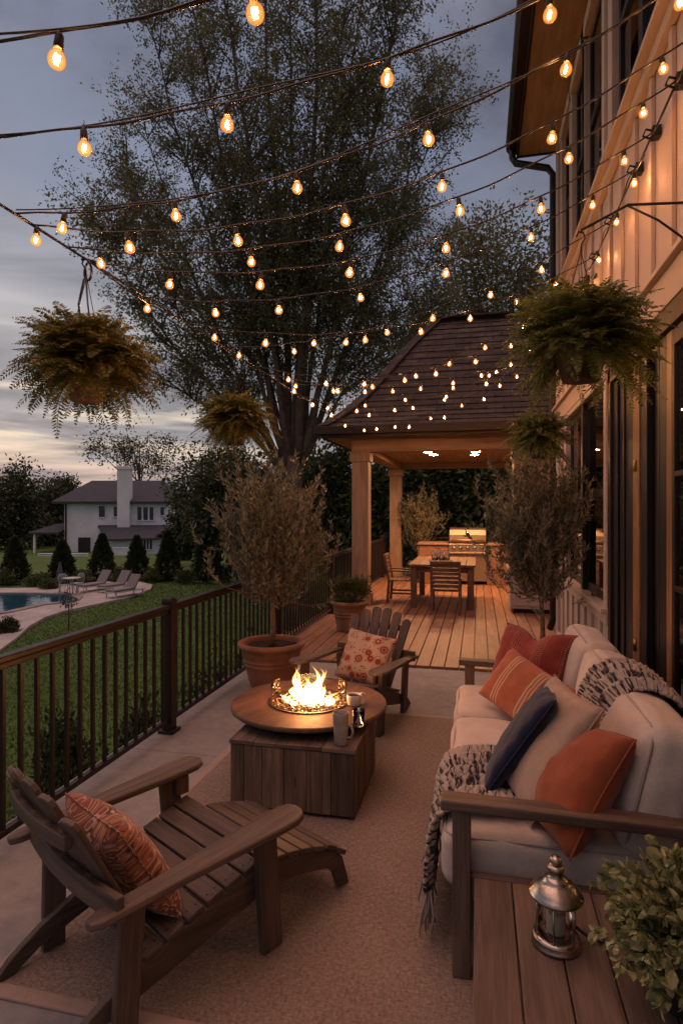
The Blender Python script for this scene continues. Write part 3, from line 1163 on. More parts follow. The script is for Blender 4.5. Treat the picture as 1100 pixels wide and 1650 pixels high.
def wy(px):
    """Y on the house wall plane seen at image column px"""
    d = F * WX / (CS * (px - 770))
    return (d + WX * SN) / CS


hs = thing('board_house', 'two storey board and batten house along the right side of the patio', 'house', (WX, 4.0, 0))
YE = 7.68       # far corner
Y0 = -1.5
TOP = 6.1
TH = 0.22
W1 = (wy(979), wy(916))     # lower window opening
DR = (0.6, wy(992))         # door opening
UP = [(2.3, wy(993)), (wy(976), wy(947)), (wy(944), wy(926)), (wy(922), wy(909))]
ZS, ZH = 0.87, 2.55
UZ0, UZ1 = 4.12, 5.78
mb = MB()


def wall(y0, y1, za, zb):
    mb.bb(WX, WX + TH, y0, y1, za, zb)


wall(Y0, DR[0], 0, 2.75)
wall(DR[0], DR[1], ZH + .02, 2.75)
wall(DR[1], W1[0], 0, 2.75)
wall(W1[0], W1[1], 0, ZS)
wall(W1[0], W1[1], ZH, 2.75)
wall(W1[1], YE, 0, 2.75)
wall(Y0, YE, 2.75, UZ0)
wall(Y0, YE, UZ1, TOP)
ys_ = [Y0] + [a for u in UP for a in u] + [YE]
for a, b in zip(ys_[0::2], ys_[1::2]):
    wall(a, b, UZ0, UZ1)
mb.bb(WX + TH, 7.0, YE - TH, YE, 0, TOP)       # end wall
mb.build('wall', M['siding'], hs, world=True, recalc=False)
# battens
def one_batten(*a):
    MB().bb(*a).build('batten', M['siding'], hs, world=True)


BT = 0.022
bat = []
yb = 3.27 - .36 * 12
while yb < YE - .1:
    bat.append(yb)
    yb += .36
for yb in bat:
    for za, zb, ops in ((0.14, 2.60, [DR, W1]), (2.78, 3.98, []), (4.06, 6.08, UP)):
        inside = [o for o in ops if o[0] - .12 < yb < o[1] + .12]
        if not inside:
            one_batten(WX - BT, WX - .002, yb - .028, yb + .028, za, zb)
        elif za < .2 and inside[0] is W1:
            one_batten(WX - BT, WX - .002, yb - .028, yb + .028, za, ZS - .13)
        elif za > 4:
            one_batten(WX - BT, WX - .002, yb - .028, yb + .028, UZ1 + .13, zb)
for yb in [WX + .35 * i for i in range(1, 16)]:
    one_batten(yb - .028, yb + .028, YE + .002, YE + BT, .14, 6.08)
# trims
mb = MB()
mb.bb(WX - .035, WX - .002, DR[1] + .02, YE - .0, 0.0, .135)             # base board
mb.bb(WX - .05, WX - .002, Y0, YE, 2.603, 2.775)                        # belt
mb.bb(WX - .085, WX - .002, Y0, YE, 2.778, 2.805)                       # drip cap
mb.bb(WX - .05, WX - .002, Y0, YE, 3.985, 4.055)                        # upper sill band
mb.bb(WX - .10, WX - .002, Y0, YE, 4.058, 4.09)
mb.build('belt_trim', M['trim'], hs, bevel=.004, world=True)
mb = MB()
mb.bb(WX - .03, WX - .002, YE - .13, YE + .028, .138, 2.60)
mb.bb(WX - .03, WX - .002, YE - .13, YE + .028, 2.808, 3.98)
mb.bb(WX - .03, WX - .002, YE - .13, YE + .028, 4.093, 6.09)
mb.build('corner_board', M['trim'], hs, bevel=.004, world=True)


def window(y0, y1, za, zb, nl, mid=True, grid=0):
    """opening y0..y1: trim round it (frame), nl sashes, glass"""
    f = MB()
    tw = .095
    f.bb(WX - .034, WX - .0, y0 - tw, y0, za - .0, zb)
    f.bb(WX - .034, WX - .0, y1, y1 + tw, za - .0, zb)
    f.bb(WX - .046, WX - .0, y0 - tw - .02, y1 + tw + .02, zb + .002, min(zb + .12, 2.60) if zb < 3 else zb + .12)
    f.bb(WX - .034, WX, y0 - tw, y1 + tw, za - .13, za - .045)
    o = f.build('window', M['trim'], hs, .004, world=True)
    m = MB()
    m.bb(WX - .075, WX + .12, y0 - tw - .03, y1 + tw + .03, za - .042, za - .002)
    m.build('sill', M['trim'], o, .006, world=True)
    m = MB()
    for i in range(nl):
        a = y0 + (y1 - y0) * i / nl
        b = y0 + (y1 - y0) * (i + 1) / nl
        s = .05
        m.bb(WX + .012, WX + .05, a + .003, a + s, za, zb)
        m.bb(WX + .012, WX + .05, b - s, b - .003, za, zb)
        m.bb(WX + .014, WX + .048, a + s, b - s, zb - .06, zb - .002)
        m.bb(WX + .014, WX + .048, a + s, b - s, za, za + .075)
        if mid:
            zm = (za + zb) / 2 + .02
            m.bb(WX + .008, WX + .05, a + s, b - s, zm - .03, zm + .03)
        if i:
            m.bb(WX - .03, WX + .011, a - .045, a + .045, za, zb)
    m.build('sash', M['blackpaint'], o, .003, world=True)
    m = MB()
    for i in range(nl):
        a = y0 + (y1 - y0) * i / nl + .05
        b = y0 + (y1 - y0) * (i + 1) / nl - .05
        m.bb(WX + .028, WX + .034, a, b, za + .05, zb - .05)
    m.build('pane', M['winglass'], o, world=True)
    return o


window(W1[0], W1[1], ZS, ZH, 2)
for a, b in UP:
    window(a, b, UZ0, UZ1, 3 if b - a > 1.2 else 1)

# the dark folding door: jamb, closed leaf, glazed leaf with bars
ZT = ZH
dr = MB()
dr.bb(WX - .045, WX - .0, DR[1] - .02, DR[1] + .06, 0, ZT + .05)
dr.bb(WX - .045, WX, .4, DR[1] + .06, ZT - .06, ZT + .05)
door = dr.build('door', M['blackpaint'], hs, .004, world=True)
yA, yB, yC, yD = wy(1026), wy(1037), wy(1078), wy(1089)
m = MB()
m.bb(WX - .004, WX + .07, yA, DR[1] - .022, 0.02, ZT - .065)
m.bb(WX - .022, WX - .006, DR[1] - .13, DR[1] - .025, 0.02, ZT - .065)
m.bb(WX - .022, WX - .006, yA, yA + .11, 0.02, ZT - .065)
m.bb(WX - .016, WX - .006, yA + .28, yA + .31, 0.02, ZT - .065)
m.build('side_leaf', M['blackpaint'], door, .004, world=True)
m = MB()
m.bb(WX + .02, WX + .07, yC - .02, yB, 0.02, ZT - .065)
m.bb(WX - .02, WX + .018, yC - .02, yC + .10, 0.02, ZT - .065)
m.bb(WX - .02, WX + .018, yB - .13, yB, 0.02, ZT - .065)
m.bb(WX - .012, WX + .018, yC + .14, yC + .17, 0.02, ZT - .065)
m.build('wide_stile', M['blackpaint'], door, .004, world=True)
m = MB()
m.bb(WX - .026, WX + .018, yB + .004, yA - .004, 0.02, ZT - .065)
m.build('wood_edge', wood('amber_door_edge', (.17, .085, .035), (.34, .19, .085), .4, isl=.05), door, world=True)
for z_ in (.78, 1.86):
    m = MB()
    m.tube([(WX - .032, (yA + yB) / 2, z_ - .035), (WX - .032, (yA + yB) / 2, z_ + .035)], .011, 10)
    m.build('hinge', M['brass'], door, world=True)
m = MB()
m.bb(WX - .022, WX + .02, yD, yC - .024, 0.02, ZT - .065)
m.build('wood_jamb', M['trim'] if False else bpy.data.materials['amber_door_edge'], door, .004, world=True)
for ya, yb in ((2.05, yD - .004), (.65, 2.04)):
    m = MB()
    m.bb(WX - .022, WX + .01, yb - .035, yb, .02, ZT - .07)
    m.bb(WX - .022, WX + .01, ya, ya + .035, .02, ZT - .07)
    m.bb(WX - .022, WX + .01, ya + .035, yb - .035, .02, .20)
    m.bb(WX - .022, WX + .01, ya + .035, yb - .035, ZT - .15, ZT - .07)
    for z_ in (.66, 1.215, 1.77):
        m.bb(WX - .025, WX + .013, ya + .035, yb - .035, z_ - .013, z_ + .013)
    m.build('door_leaf', M['blackpaint'], door, .003, world=True)
    m = MB()
    m.bb(WX - .009, WX - .003, ya + .03, yb - .03, .2, ZT - .15)
    m.build('pane', M['winglass'], door, world=True)
# eave, gutter, roof
mb = MB()
mb.bb(.50, WX + .02, Y0, YE + .28, TOP, TOP + .02, (0, 1, 0))
mb.build('soffit', M['soffit'], hs, world=True)
mb = MB()
mb.bb(.475, .499, Y0, YE + .30, TOP - .03, TOP + .22)
mb.bb(.50, WX + 6, YE + .281, YE + .305, TOP - .02, TOP + .2)
mb.build('fascia', M['dark'], hs, .004, world=True)
mb = MB()
gp = [(.0, .0), (-.09, .01), (-.125, .06), (-.13, .15), (-.118, .15), (-.11, .065), (-.08, .025), (.0, .015)]
mb.prism([(x_, z_) for x_, z_ in gp], Matrix(((1, 0, 0, .474), (0, 0, 1, Y0), (0, 1, 0, TOP + .03), (0, 0, 0, 1))), YE + .30 - Y0, (0, 0, 1))
mb.build('gutter', M['dark'], hs, world=True)
mb = MB()
v = [Vector((.36, Y0, TOP + .19)), Vector((.36, YE + .34, TOP + .19)), Vector((5.2, YE + .34, TOP + 3.2)), Vector((5.2, Y0, TOP + 3.2))]
v += [p + Vector((0, 0, .06)) for p in v]
mb.add(v, [(0, 1, 2, 3), (7, 6, 5, 4), (0, 4, 5, 1), (1, 5, 6, 2), (2, 6, 7, 3), (3, 7, 4, 0)])
mb.build('roof', M['farroof'], hs, world=True)
mb = MB()
dx, dy = WX - .055, YE + .075
mb.tube([(.42, YE + .20, TOP + .04), (.42, YE + .20, TOP - .06), (.46, YE + .17, TOP - .15), (dx - .06, dy + .02, TOP - .30), (dx, dy, TOP - .40), (dx, dy, 3.0), (dx, dy, .25), (dx - .03, dy + .06, .12)], .042, 12)
for z_ in (1.2, 2.6, 4.4):
    mb.lathe([(.045, -.015), (.05, -.015), (.05, .015), (.045, .015)], 14, (dx, dy, z_))
mb.build('downspout', M['dark'], hs, world=True)
# rooms behind the glass
M['room'] = plain('room_plaster', (0.42, 0.30, 0.19), 0.8, 0.1, 2)
M['roomfloor'] = wood('room_floor', (.12, .06, .03), (.22, .12, .06), .4)
rm = MB()
rm.bb(WX + 2.6, WX + 2.62, -1.4, 7.4, 0, 2.72)
rm.bb(WX + .23, WX + 2.6, -1.4, -1.38, 0, 2.72)
rm.bb(WX + .23, WX + 2.6, 4.62, 4.70, 0, 2.72)
rm.bb(WX + .23, WX + 2.6, 7.40, 7.44, 0, 2.72)
rm.bb(WX + .23, WX + 2.62, -1.4, 7.44, 2.725, 2.74)
rm.bb(WX + 2.6, WX + 2.62, -1.4, 7.4, 2.9, 6.0)
rm.bb(WX + .23, WX + 2.6, -1.4, 7.4, 2.88, 2.90)
rm.bb(WX + .23, WX + 2.6, -1.4, 7.4, 6.0, 6.02)
rm.build('inner_wall', M['room'], hs, world=True, recalc=False)
rm = MB()
rm.bb(WX + .03, WX + 2.6, -1.4, 7.4, 0.0, .015, (0, 1, 0))
rm.build('inner_floor', M['roomfloor'], hs, world=True)
M['lampglow'] = emis('lamp_shade_glow', (1.0, 0.52, 0.20), 26.0)
lz = 1.86
for px_, dx_ in ((958, .75), (968, .72)):
    yy = 6.25 if px_ == 958 else 5.75
    lm = thing('candle_lamp', 'small lit shaded lamp seen through the lower house window, %s' % ('farther of the two' if px_ == 958 else 'nearer of the two'), 'lamp', (WX + .9, yy, 0.016), 0, 'lamps behind the lower window')
    m = MB()
    m.lathe([(0, 0), (.16, 0), (.16, .02), (.02, .05), (.015, 1.75), (0, 1.75)], 16)
    m.build('stand', M['brass'], lm)
    m = MB()
    m.lathe([(.09, 1.74), (.055, 1.93), (.05, 1.93), (.085, 1.74)], 20)
    m.build('lamp_shade', M['lampglow'], lm)
lm = thing('floor_lamp', 'lit shaded floor lamp in the room behind the glazed door', 'lamp', (WX + 2.0, 3.9, .016))
m = MB()
m.lathe([(0, 0), (.16, 0), (.16, .02), (.02, .05), (.015, 1.5), (0, 1.5)], 16)
m.build('stand', M['brass'], lm)
m = MB()
m.lathe([(.22, 1.42), (.15, 1.72), (.145, 1.72), (.215, 1.42)], 24)
m.build('lamp_shade', M['lampglow'], lm)
lm = thing('ceiling_lamp', 'lit bowl lamp under the ceiling behind the glazed door', 'lamp', (WX + 1.4, 2.0, 2.50))
m = MB()
m.lathe([(0, 0.0), (.12, .02), (.2, .09), (.21, .15), (.0, .151)], 24)
m.build('lamp_shade', emis('bowl_glow', (1.0, .50, .18), 75.0), lm)
m = MB()
m.tube([(0, 0, .15), (0, 0, .222)], .02, 8)
m.build('stem', M['brass'], lm)

# ------------------------------------------------------------------ pavilion
PX0, PX1 = -1.88, 1.75
PY0, PY1 = 9.75, 14.05
pv = thing('pavilion', 'open timber pavilion with hipped shingle roof over the dining deck', 'pavilion', (PX0, PY0, .026))
BZ0, BZ1 = 2.53, 2.86
cols = [(PX0, PY0), (PX0, PY1), (PX1, PY1)]
for cx, cy in cols:
    m = MB()
    m.box((cx, cy, (BZ0 - .16 + .026 + .17) / 2), (.27, .27, BZ0 - .16 - .026 - .17), None, (0, 0, 1))
    m.box((cx, cy, .026 + .085), (.33, .33, .168), None, (0, 0, 1))
    m.box((cx, cy, BZ0 - .079), (.33, .33, .156), None, (0, 0, 1))
    m.build('post', M['pavwood'], pv, .006, world=True)
for a, b, c, d in ((PX0 - .14, PX1 + .14, PY0 - .13, PY0 + .13), (PX0 - .14, PX1 + .14, PY1 - .13, PY1 + .13)):
    m = MB()
    m.bb(a, b, c, d, BZ0, BZ1, (1, 0, 0))
    m.bb(a - .01, b + .01, c - .012, c - .002, BZ0 + .23, BZ1, (1, 0, 0))
    m.build('beam', M['pavwood'], pv, .006, world=True)
for xx in (PX0, PX1):
    m = MB()
    m.bb(xx - .13, xx + .13, PY0 + .133, PY1 - .133, BZ0 + .004, BZ1 - .002, (0, 1, 0))
    m.build('beam', M['pavwood'], pv, .006, world=True)
m = MB()
xx = PX0 + .135
while xx < PX1 - .13:
    m.bb(xx, min(xx + .13, PX1 - .131), PY0 + .135, PY1 - .135, 2.66, 2.685, (0, 1, 0))
    xx += .134
m.build('ceiling', M['pavwood'], pv, .003, world=True)
M['downlight'] = emis('recessed_light_glow', (1.0, 0.48, 0.21), 330.0)
for px_, py_ in ((689, 728.5), (698, 733), (766, 728), (764, 733)):
    p = at(px_, py_, 2.65)
    m = MB()
    m.lathe([(.105, 2.657), (.105, 2.648), (.088, 2.642), (.085, 2.657)], 20, (p.x, p.y, 0))
    o = m.build('recessed_light', M['brass'], pv, world=True)
    m = MB()
    m.lathe([(0, 2.649), (.084, 2.648)], 20, (p.x, p.y, 0))
    m.build('lens', M['downlight'], o, world=True, recalc=False)
# roof
EX0, EX1, EY0, EY1 = -2.43, 2.45, 9.24, 14.6
EZ = 2.90
RZ, RXs, RY = 5.30, -0.79, 11.95


def shingles():
    t = NT('brown_shingles')
    co = t.coord('UV', (1, 1, 1))
    b = t.n('ShaderNodeTexBrick', {'Vector': co, 'Scale': 1.0, 'Mortar Size': 0.006, 'Mortar Smooth': 0.3, 'Bias': 0.0, 'Brick Width': 0.26, 'Row Height': 0.14,
                                   'Color1': (0.090, 0.064, 0.050), 'Color2': (0.046, 0.035, 0.030), 'Mortar': (0.018, 0.012, 0.010)}, offset=0.5)
    n = t.noise(co, 3, 5, .65)
    n2 = t.noise(co, 90, 3, .65)
    g = t.ramp(n.outputs[0], [(.3, (.65, .65, .65)), (.7, (1.3, 1.3, 1.3))])
    col = t.mix(1.0, b.outputs[0], g, 'MULTIPLY')
    h = t.math('ADD', t.math('MULTIPLY', b.outputs[1], -1.0), t.math('MULTIPLY', n2.outputs[0], .35))
    return t.done(t.bsdf(col, .9, 0, .2, h, .7, .012))


M['shingle'] = shingles()
m = MB()


def slope(e0, e1, r0, r1, steps=18):
    """one roof face from eave edge e0-e1 to ridge edge r0-r1, laid in overlapping courses with a slight flare at the eave"""
    e0, e1, r0, r1 = map(Vector, (e0, e1, r0, r1))
    ax = (e1 - e0).normalized()
    run = ((r0 + r1) / 2 - (e0 + e1) / 2)
    Ls = (run - ax * run.dot(ax)).length

    def P(f, e, r):
        p = e.lerp(r, f)
        p.z = e.z + (r.z - e.z) * (f - .10 * math.sin(PI * min(f * 1.3, 1)) * (1 - f))
        return p
    nrm = ax.cross(run).normalized()
    if nrm.z < 0:
        nrm = -nrm
    for i in range(steps):
        f0, f1 = i / steps, (i + 1) / steps
        a, b, c, d = P(f0, e0, r0), P(f0, e1, r1), P(f1, e1, r1), P(f1, e0, r0)
        up = nrm * .016
        vs = [a + up, b + up, c, d, a - nrm * .03, b - nrm * .03, c - nrm * .04, d - nrm * .04]
        uv = [(p.dot(ax), Ls * f) for p, f in zip(vs, (f0, f0, f1, f1, f0, f0, f1, f1))]
        fs = [(0, 1, 2, 3), (4, 5, 1, 0), (7, 6, 5, 4)]
        m.add(vs, fs, ax, uvs=uv)


slope((EX0, EY0, EZ), (EX1, EY0, EZ), (RXs, RY, RZ), (EX1, RY, RZ))
slope((EX1, EY1, EZ), (EX0, EY1, EZ), (EX1, RY, RZ), (RXs, RY, RZ))
slope((EX0, EY1, EZ), (EX0, EY0, EZ), (RXs, RY, RZ), (RXs, RY, RZ))
rf = m.build('roof', M['shingle'], pv, world=True, recalc=False)
m = MB()


def flare(f, e, r):
    e, r = Vector(e), Vector(r)
    p = e.lerp(r, f)
    p.z = e.z + (r.z - e.z) * (f - .10 * math.sin(PI * min(f * 1.3, 1)) * (1 - f)) + .025
    return p


for e in ((EX0, EY0, EZ), (EX0, EY1, EZ)):
    pts = [flare(i / 16, e, (RXs, RY, RZ)) for i in range(17)]
    for a, b in zip(pts[:-1], pts[1:]):
        m.bar(a, b + (b - a) * .15, .24, .02)
m.bar((RXs - .1, RY, RZ + .045), (EX1, RY, RZ + .045), .26, .03)
m.build('ridge_cap', M['shingle'], rf, world=True)
m = MB()
gz0, gz1 = EZ - .13, EZ + .0
m.bb(EX0 - .09, EX1, EY0 - .10, EY0 - .012, gz0, gz1)
m.bb(EX0 - .10, EX0 - .012, EY0 - .011, EY1, gz0, gz1)
m.bb(EX0 - .02, EX1, EY0 - .008, EY0 + .012, gz0 - .05, gz1 - .02)
m.bb(EX0 - .008, EX0 + .012, EY0 + .014, EY1, gz0 - .05, gz1 - .02)
m.build('gutter', M['dark'], pv, .015, world=True)
m = MB()
m.bb(EX0 + .014, PX0 - .142, EY0 + .014, EY1 - .02, gz0 - .02, gz0 + .0, (0, 1, 0))
m.bb(PX0 - .141, EX1, EY0 + .014, PY0 - .145, gz0 - .02, gz0 + .0, (1, 0, 0))
m.build('soffit', M['pavwood'], pv, world=True)
m = MB()
m.add([Vector(p) for p in ((EX1, EY0, EZ - .1), (EX1, EY1, EZ - .1), (EX1, RY, RZ - .06))], [(0, 1, 2)])
m.build('gable', M['siding'], pv, world=True)
# right hand pier: panelled base, tapered shaft
m = MB()
qx0, qx1, qy0, qy1 = .47, 1.22, 9.42, 10.05
m.bb(qx0 + .05, qx1 - .05, qy0 + .05, qy1 - .05, .027, .09)
m.build('pier_toe', M['black'], pv, world=True)
m = MB()
m.bb(qx0, qx1, qy0, qy1, .092, .66)
m.bb(qx0 - .03, qx1 + .03, qy0 - .03, qy1 + .03, .663, .72)
for zz in ((.14, .17), (.58, .61)):
    m.bb(qx0 + .05, qx1 - .05, qy0 - .012, qy0 - .002, *zz)
m.bb(qx0 + .05, qx0 + .09, qy0 - .012, qy0 - .002, .172, .578)
m.bb(qx1 - .09, qx1 - .05, qy0 - .012, qy0 - .002, .172, .578)
m.build('pier_base', M['siding'], pv, .006, world=True)
m = MB()
m.bb(qx0 + .06, qx1 - .06, qy0 + .06, qy1 - .06, .722, BZ0 - .003, (0, 0, 1))
m.bb(qx0 + .03, qx1 - .03, qy0 + .03, qy1 - .03, BZ0 - .16, BZ0 - .004, (0, 0, 1))
m.build('pier_shaft', M['pavwood'], pv, .008, world=True)

# ------------------------------------------------------------------ outdoor kitchen
M['kbrick'] = plain('kitchen_render', (0.22, 0.11, 0.07), 0.8, 0.25, 9, .4, .004)
M['kstone'] = plain('kitchen_stone_top', (0.28, 0.17, 0.115), 0.35, 0.2, 14, .1)
kx0, kx1, ky0, ky1 = -1.22, 1.6, 12.75, 13.45
kt = thing('kitchen_counter', 'low outdoor kitchen counter with stone top at the pavilion back', 'counter', ((kx0 + kx1) / 2, ky0, .026))
gx0, gx1 = -.60, .17
m = MB()
m.bb(kx0, gx0 - .003, ky0, ky1, .027, .84)
m.bb(gx1 + .003, kx1, ky0, ky1, .027, .84)
m.bb(gx0 - .002, gx1 + .002, ky0 + .35, ky1, .027, .80)
m.build('body', M['kbrick'], kt, .006, world=True)
m = MB()
m.bb(kx0 - .03, gx0 - .006, ky0 - .03, ky1 + .03, .843, .885)
m.build('countertop', M['kstone'], kt, .006, world=True)
m = MB()
m.bb(gx1 + .006, kx1, ky0 - .03, ky1 + .03, .843, .885)
m.build('countertop', M['kstone'], kt, .006, world=True)
m = MB()
m.bb(gx0 + .004, (gx0 + gx1) / 2 - .004, ky0 - .012, ky0 + .01, .10, .64)
m.bb((gx0 + gx1) / 2 + .004, gx1 - .004, ky0 - .012, ky0 + .01, .10, .64)
m.build('cabinet_door', M['steel'], kt, .006, world=True)
m = MB()
for sx in (-.05, .05):
    xm = (gx0 + gx1) / 2 + sx
    m.tube([(xm, ky0 - .013, .50), (xm, ky0 - .045, .50), (xm, ky0 - .045, .60), (xm, ky0 - .013, .60)], .007, 8)
m.build('door_handle', M['steel'], kt, world=True)
gr = thing('gas_grill', 'stainless gas grill with closed hood built into the outdoor counter', 'grill', ((gx0 + gx1) / 2, ky0, .66))
m = MB()
m.bb(gx0, gx1, ky0 - .04, ky0 + .34, .66, .875)
m.build('body', M['steel'], gr, .01, world=True)
m = MB()
pr = [(-.02, .88), (-.045, .93), (-.03, 1.06), (.05, 1.17), (.2, 1.205), (.45, 1.19), (.56, 1.10), (.58, .88)]
m.prism([(y_, z_) for y_, z_ in pr], Matrix(((0, 0, 1, gx0 + .01), (1, 0, 0, ky0), (0, 1, 0, 0), (0, 0, 0, 1))), gx1 - gx0 - .02, (0, 0, 1))
m.build('hood', M['hood'], gr, .012, world=True)
m = MB()
m.tube([(gx0 + .07, ky0 - .04, .955), (gx0 + .07, ky0 - .085, .955), (gx1 - .07, ky0 - .085, .955), (gx1 - .07, ky0 - .04, .955)], .013, 10)
m.build('handle', M['steel'], gr, world=True)
MX = Matrix.Rotation(PI / 2, 3, 'X')
for i in range(5):
    m = MB()
    m.lathe([(.036, 0), (.034, .012), (.024, .014), (.022, .04), (0, .041)], 16, (gx0 + .10 + i * .143, ky0 - .041, .79), MX)
    m.build('knob', M['pewter'], gr, world=True)
m = MB()
m.lathe([(.035, 0), (.033, .01), (0, .011)], 16, ((gx0 + gx1) / 2, ky0 - .033, 1.09), MX)
m.build('thermometer', M['pewter'], gr, world=True)
m = MB()
m.bb(gx0 - .002, gx1 + .002, ky0 - .07, ky0 - .041, .66, .70)
m.build('drip_rail', M['steel'], gr, .004, world=True)

# ------------------------------------------------------------------ railing: one thing per section, post to post
posts = [-1.0, 1.5, 3.93, 6.36, 8.80, 11.25, 13.7]
names = ['', 'dark metal railing section left of the near armchair, ending at the tall capped post', 'railing section from the tall capped post to behind the big terracotta pot',
         'railing section running behind the boxwood pot', 'railing section passing the front left pavilion post', 'railing section between the two left pavilion posts']
for i, (ya, yb) in enumerate(zip(posts[:-1], posts[1:])):
    if i == 0:
        continue
    t = thing('deck_railing', names[i], 'railing', (RX, ya, 0), 0, 'railing sections along the terrace edge')
    zb_ = 0.0 if ya < 6 else .026
    m = MB()
    m.box((0, yb - ya, zb_ + .475), (.075, .075, .95))
    m.box((0, yb - ya, zb_ + .935), (.084, .084, .02))
    m.lathe([(.053, 0), (.048, .008), (0, .018)], 4, (0, yb - ya, zb_ + .951), Matrix.Rotation(PI / 4, 3, 'Z'), smooth=False)
    m.box((0, yb - ya, zb_ + .012), (.12, .12, .022))
    m.build('post', M['dark'], t, .004)
    m = MB()
    m.bb(-.031, .031, .04, yb - ya - .04, .888, .918)
    m.bb(-.018, .018, .04, yb - ya - .04, .856, .887)
    m.build('top_rail', M['dark'], t, .006)
    m = MB()
    m.bb(-.018, .018, .04, yb - ya - .04, .075, .105)
    m.build('bottom_rail', M['dark'], t, .003)
    nb = 21
    bme = None
    for j in range(nb):
        y_ = .04 + (yb - ya - .08) * (j + .5) / nb
        if bme is None:
            m = MB()
            m.box((0, 0, .478), (.019, .019, .746))
            o = m.build('baluster', M['dark'], t)
            bme = o
        else:
            o = bme.copy()
            C.objects.link(o)
        o.location = (0, y_, 0)
t = thing('deck_railing', 'railing section across the far end behind the outdoor kitchen', 'railing', (RX, 14.45, 0), 0, 'railing sections along the terrace edge')
m = MB()
for px_ in (0, 1.8, 3.6):
    m.box((px_, 0, .526), (.075, .075, 1.0))
m.build('post', M['dark'], t, .004)
m = MB()
m.bb(.04, 4.0, -.033, .033, .885, .925)
m.build('top_rail', M['dark'], t, .006)
m = MB()
m.bb(.04, 4.0, -.018, .018, .075, .105)
m.build('bottom_rail', M['dark'], t, .003)
for j in range(34):
    m = MB()
    m.box((.1 + j * .112, 0, .478), (.019, .019, .746))
    m.build('baluster', M['dark'], t)
t = thing('deck_railing', 'railing section beside the outdoor kitchen behind the second pavilion post', 'railing', (RX, 13.7, 0), 0, 'railing sections along the terrace edge')
m = MB()
m.bb(-.033, .033, .04, .70, .885, .925)
m.build('top_rail', M['dark'], t, .006)
m = MB()
m.bb(-.018, .018, .04, .70, .075, .105)
m.build('bottom_rail', M['dark'], t, .003)
for j in range(6):
    m = MB()
    m.box((0, .1 + j * .112, .478), (.019, .019, .746))
    m.build('baluster', M['dark'], t)

# ------------------------------------------------------------------ string lights
LX, LZ = -1.85, 2.81
RXw, RZw = 0.925, 3.60
def cable(y0, y1, x_, z_, sag):
    pts = []
    for i in range(25):
        f = i / 24
        pts.append(Vector((x_, y0 + (y1 - y0) * f, z_ - 4 * sag * f * (1 - f))))
    return pts


m = MB()
m.tube(cable(-1.0, PY0 - .13, LX, LZ, .0), .006, 6)
m.tube([p + Vector((.012, 0, .02 * math.sin(i * 1.9))) for i, p in enumerate(cable(-1.0, PY0 - .13, LX, LZ, 0.02))], .004, 6)
tag(m.build('support_cable', M['black'], recalc=False), 'black support cable along the terrace edge carrying the left fern baskets', 'cable')
RY_ = [1.5, 2.2, 2.4, 2.8, 3.1, 3.5, 3.85, 4.5, 5.1, 5.6, 6.2, 6.7, 7.2, 7.5]
pts = []
for a, b in zip(RY_[:-1], RY_[1:]):
    for i in range(8):
        f = i / 8
        pts.append(Vector((WX - .045 - .02 * math.sin(PI * f), a + (b - a) * f, RZw - .05 * math.sin(PI * f))))
pts.append(Vector((WX - .045, RY_[-1], RZw)))
m = MB()
m.tube(pts, .006, 6)
for y_ in RY_:
    m.box((WX - .025, y_, RZw + .01), (.04, .05, .06))
    m.tube([(WX - .03, y_, RZw + .02), (WX - .075, y_, RZw + .035), (WX - .09, y_, RZw + .0), (WX - .05, y_, RZw - .02)], .006, 6)
tag(m.build('support_cable', M['black'], recalc=False), 'black cable looped along brackets on the house wall holding the string lights', 'cable')


def bulbglass():
    t = NT('amber_bulb_glass')
    lw = t.n('ShaderNodeLayerWeight', {'Blend': 0.35})
    tr = t.n('ShaderNodeBsdfTransparent', {'Color': (1.0, 0.74, 0.42)})
    gl = t.n('ShaderNodeBsdfGlossy', {'Color': (1, .8, .55), 'Roughness': .05})
    ctr = t.math('POWER', t.math('SUBTRACT', 1.0, lw.outputs['Facing']), 2.5)
    em = t.n('ShaderNodeEmission', {'Color': (1.0, 0.33, 0.07, 1), 'Strength': t.math('MULTIPLY_ADD', ctr, .36, .15)})
    a = t.n('ShaderNodeAddShader', {0: tr, 1: em})
    k = t.math('MULTIPLY_ADD', lw.outputs['Facing'], .22, .02)
    mt = t.done(t.n('ShaderNodeMixShader', {0: k, 1: a, 2: gl}))
    mt.cycles.emission_sampling = 'NONE'
    return mt


M['bulb'] = bulbglass()
M['filament'] = emis('bulb_filament', (1.0, 0.52, 0.27), 225.0)
M['socket'] = plain('bulb_socket', (0.02, 0.013, 0.010), 0.5, .2, 30)
# prototype meshes (the bulb hangs from the origin)
bp = [(.0, -.0915), (.007, -.0912), (.0145, -.0885), (.0205, -.0825), (.0238, -.0735), (.0235, -.064), (.020, -.0545), (.0145, -.047), (.0115, -.042), (.0105, -.037)]
pm = MB().lathe(bp, 18).build('bulb', M['bulb'])
ps = MB().lathe([(0, .004), (.008, .003), (.0115, -.004), (.0125, -.018), (.0138, -.037), (.010, -.038), (0, -.038)], 14).build('socket', M['socket'])
fm = MB()
fp = [(-.0042, -.055), (-.006, -.066), (-.0038, -.074), (-.0015, -.065), (0, -.057), (.0015, -.065), (.0038, -.074), (.006, -.066), (.0042, -.055)]
fm.tube([Vector((x_, .003 * math.sin(i * 1.3), z_)) for i, (x_, z_) in enumerate(fp)], .0028, 6)
_t = M['filament'].node_tree
_e = [n_ for n_ in _t.nodes if n_.type == 'EMISSION'][0]
_oi = _t.nodes.new('ShaderNodeObjectInfo')
_mr = _t.nodes.new('ShaderNodeMapRange')
_mr.inputs[3].default_value = 125.0
_mr.inputs[4].default_value = 360.0
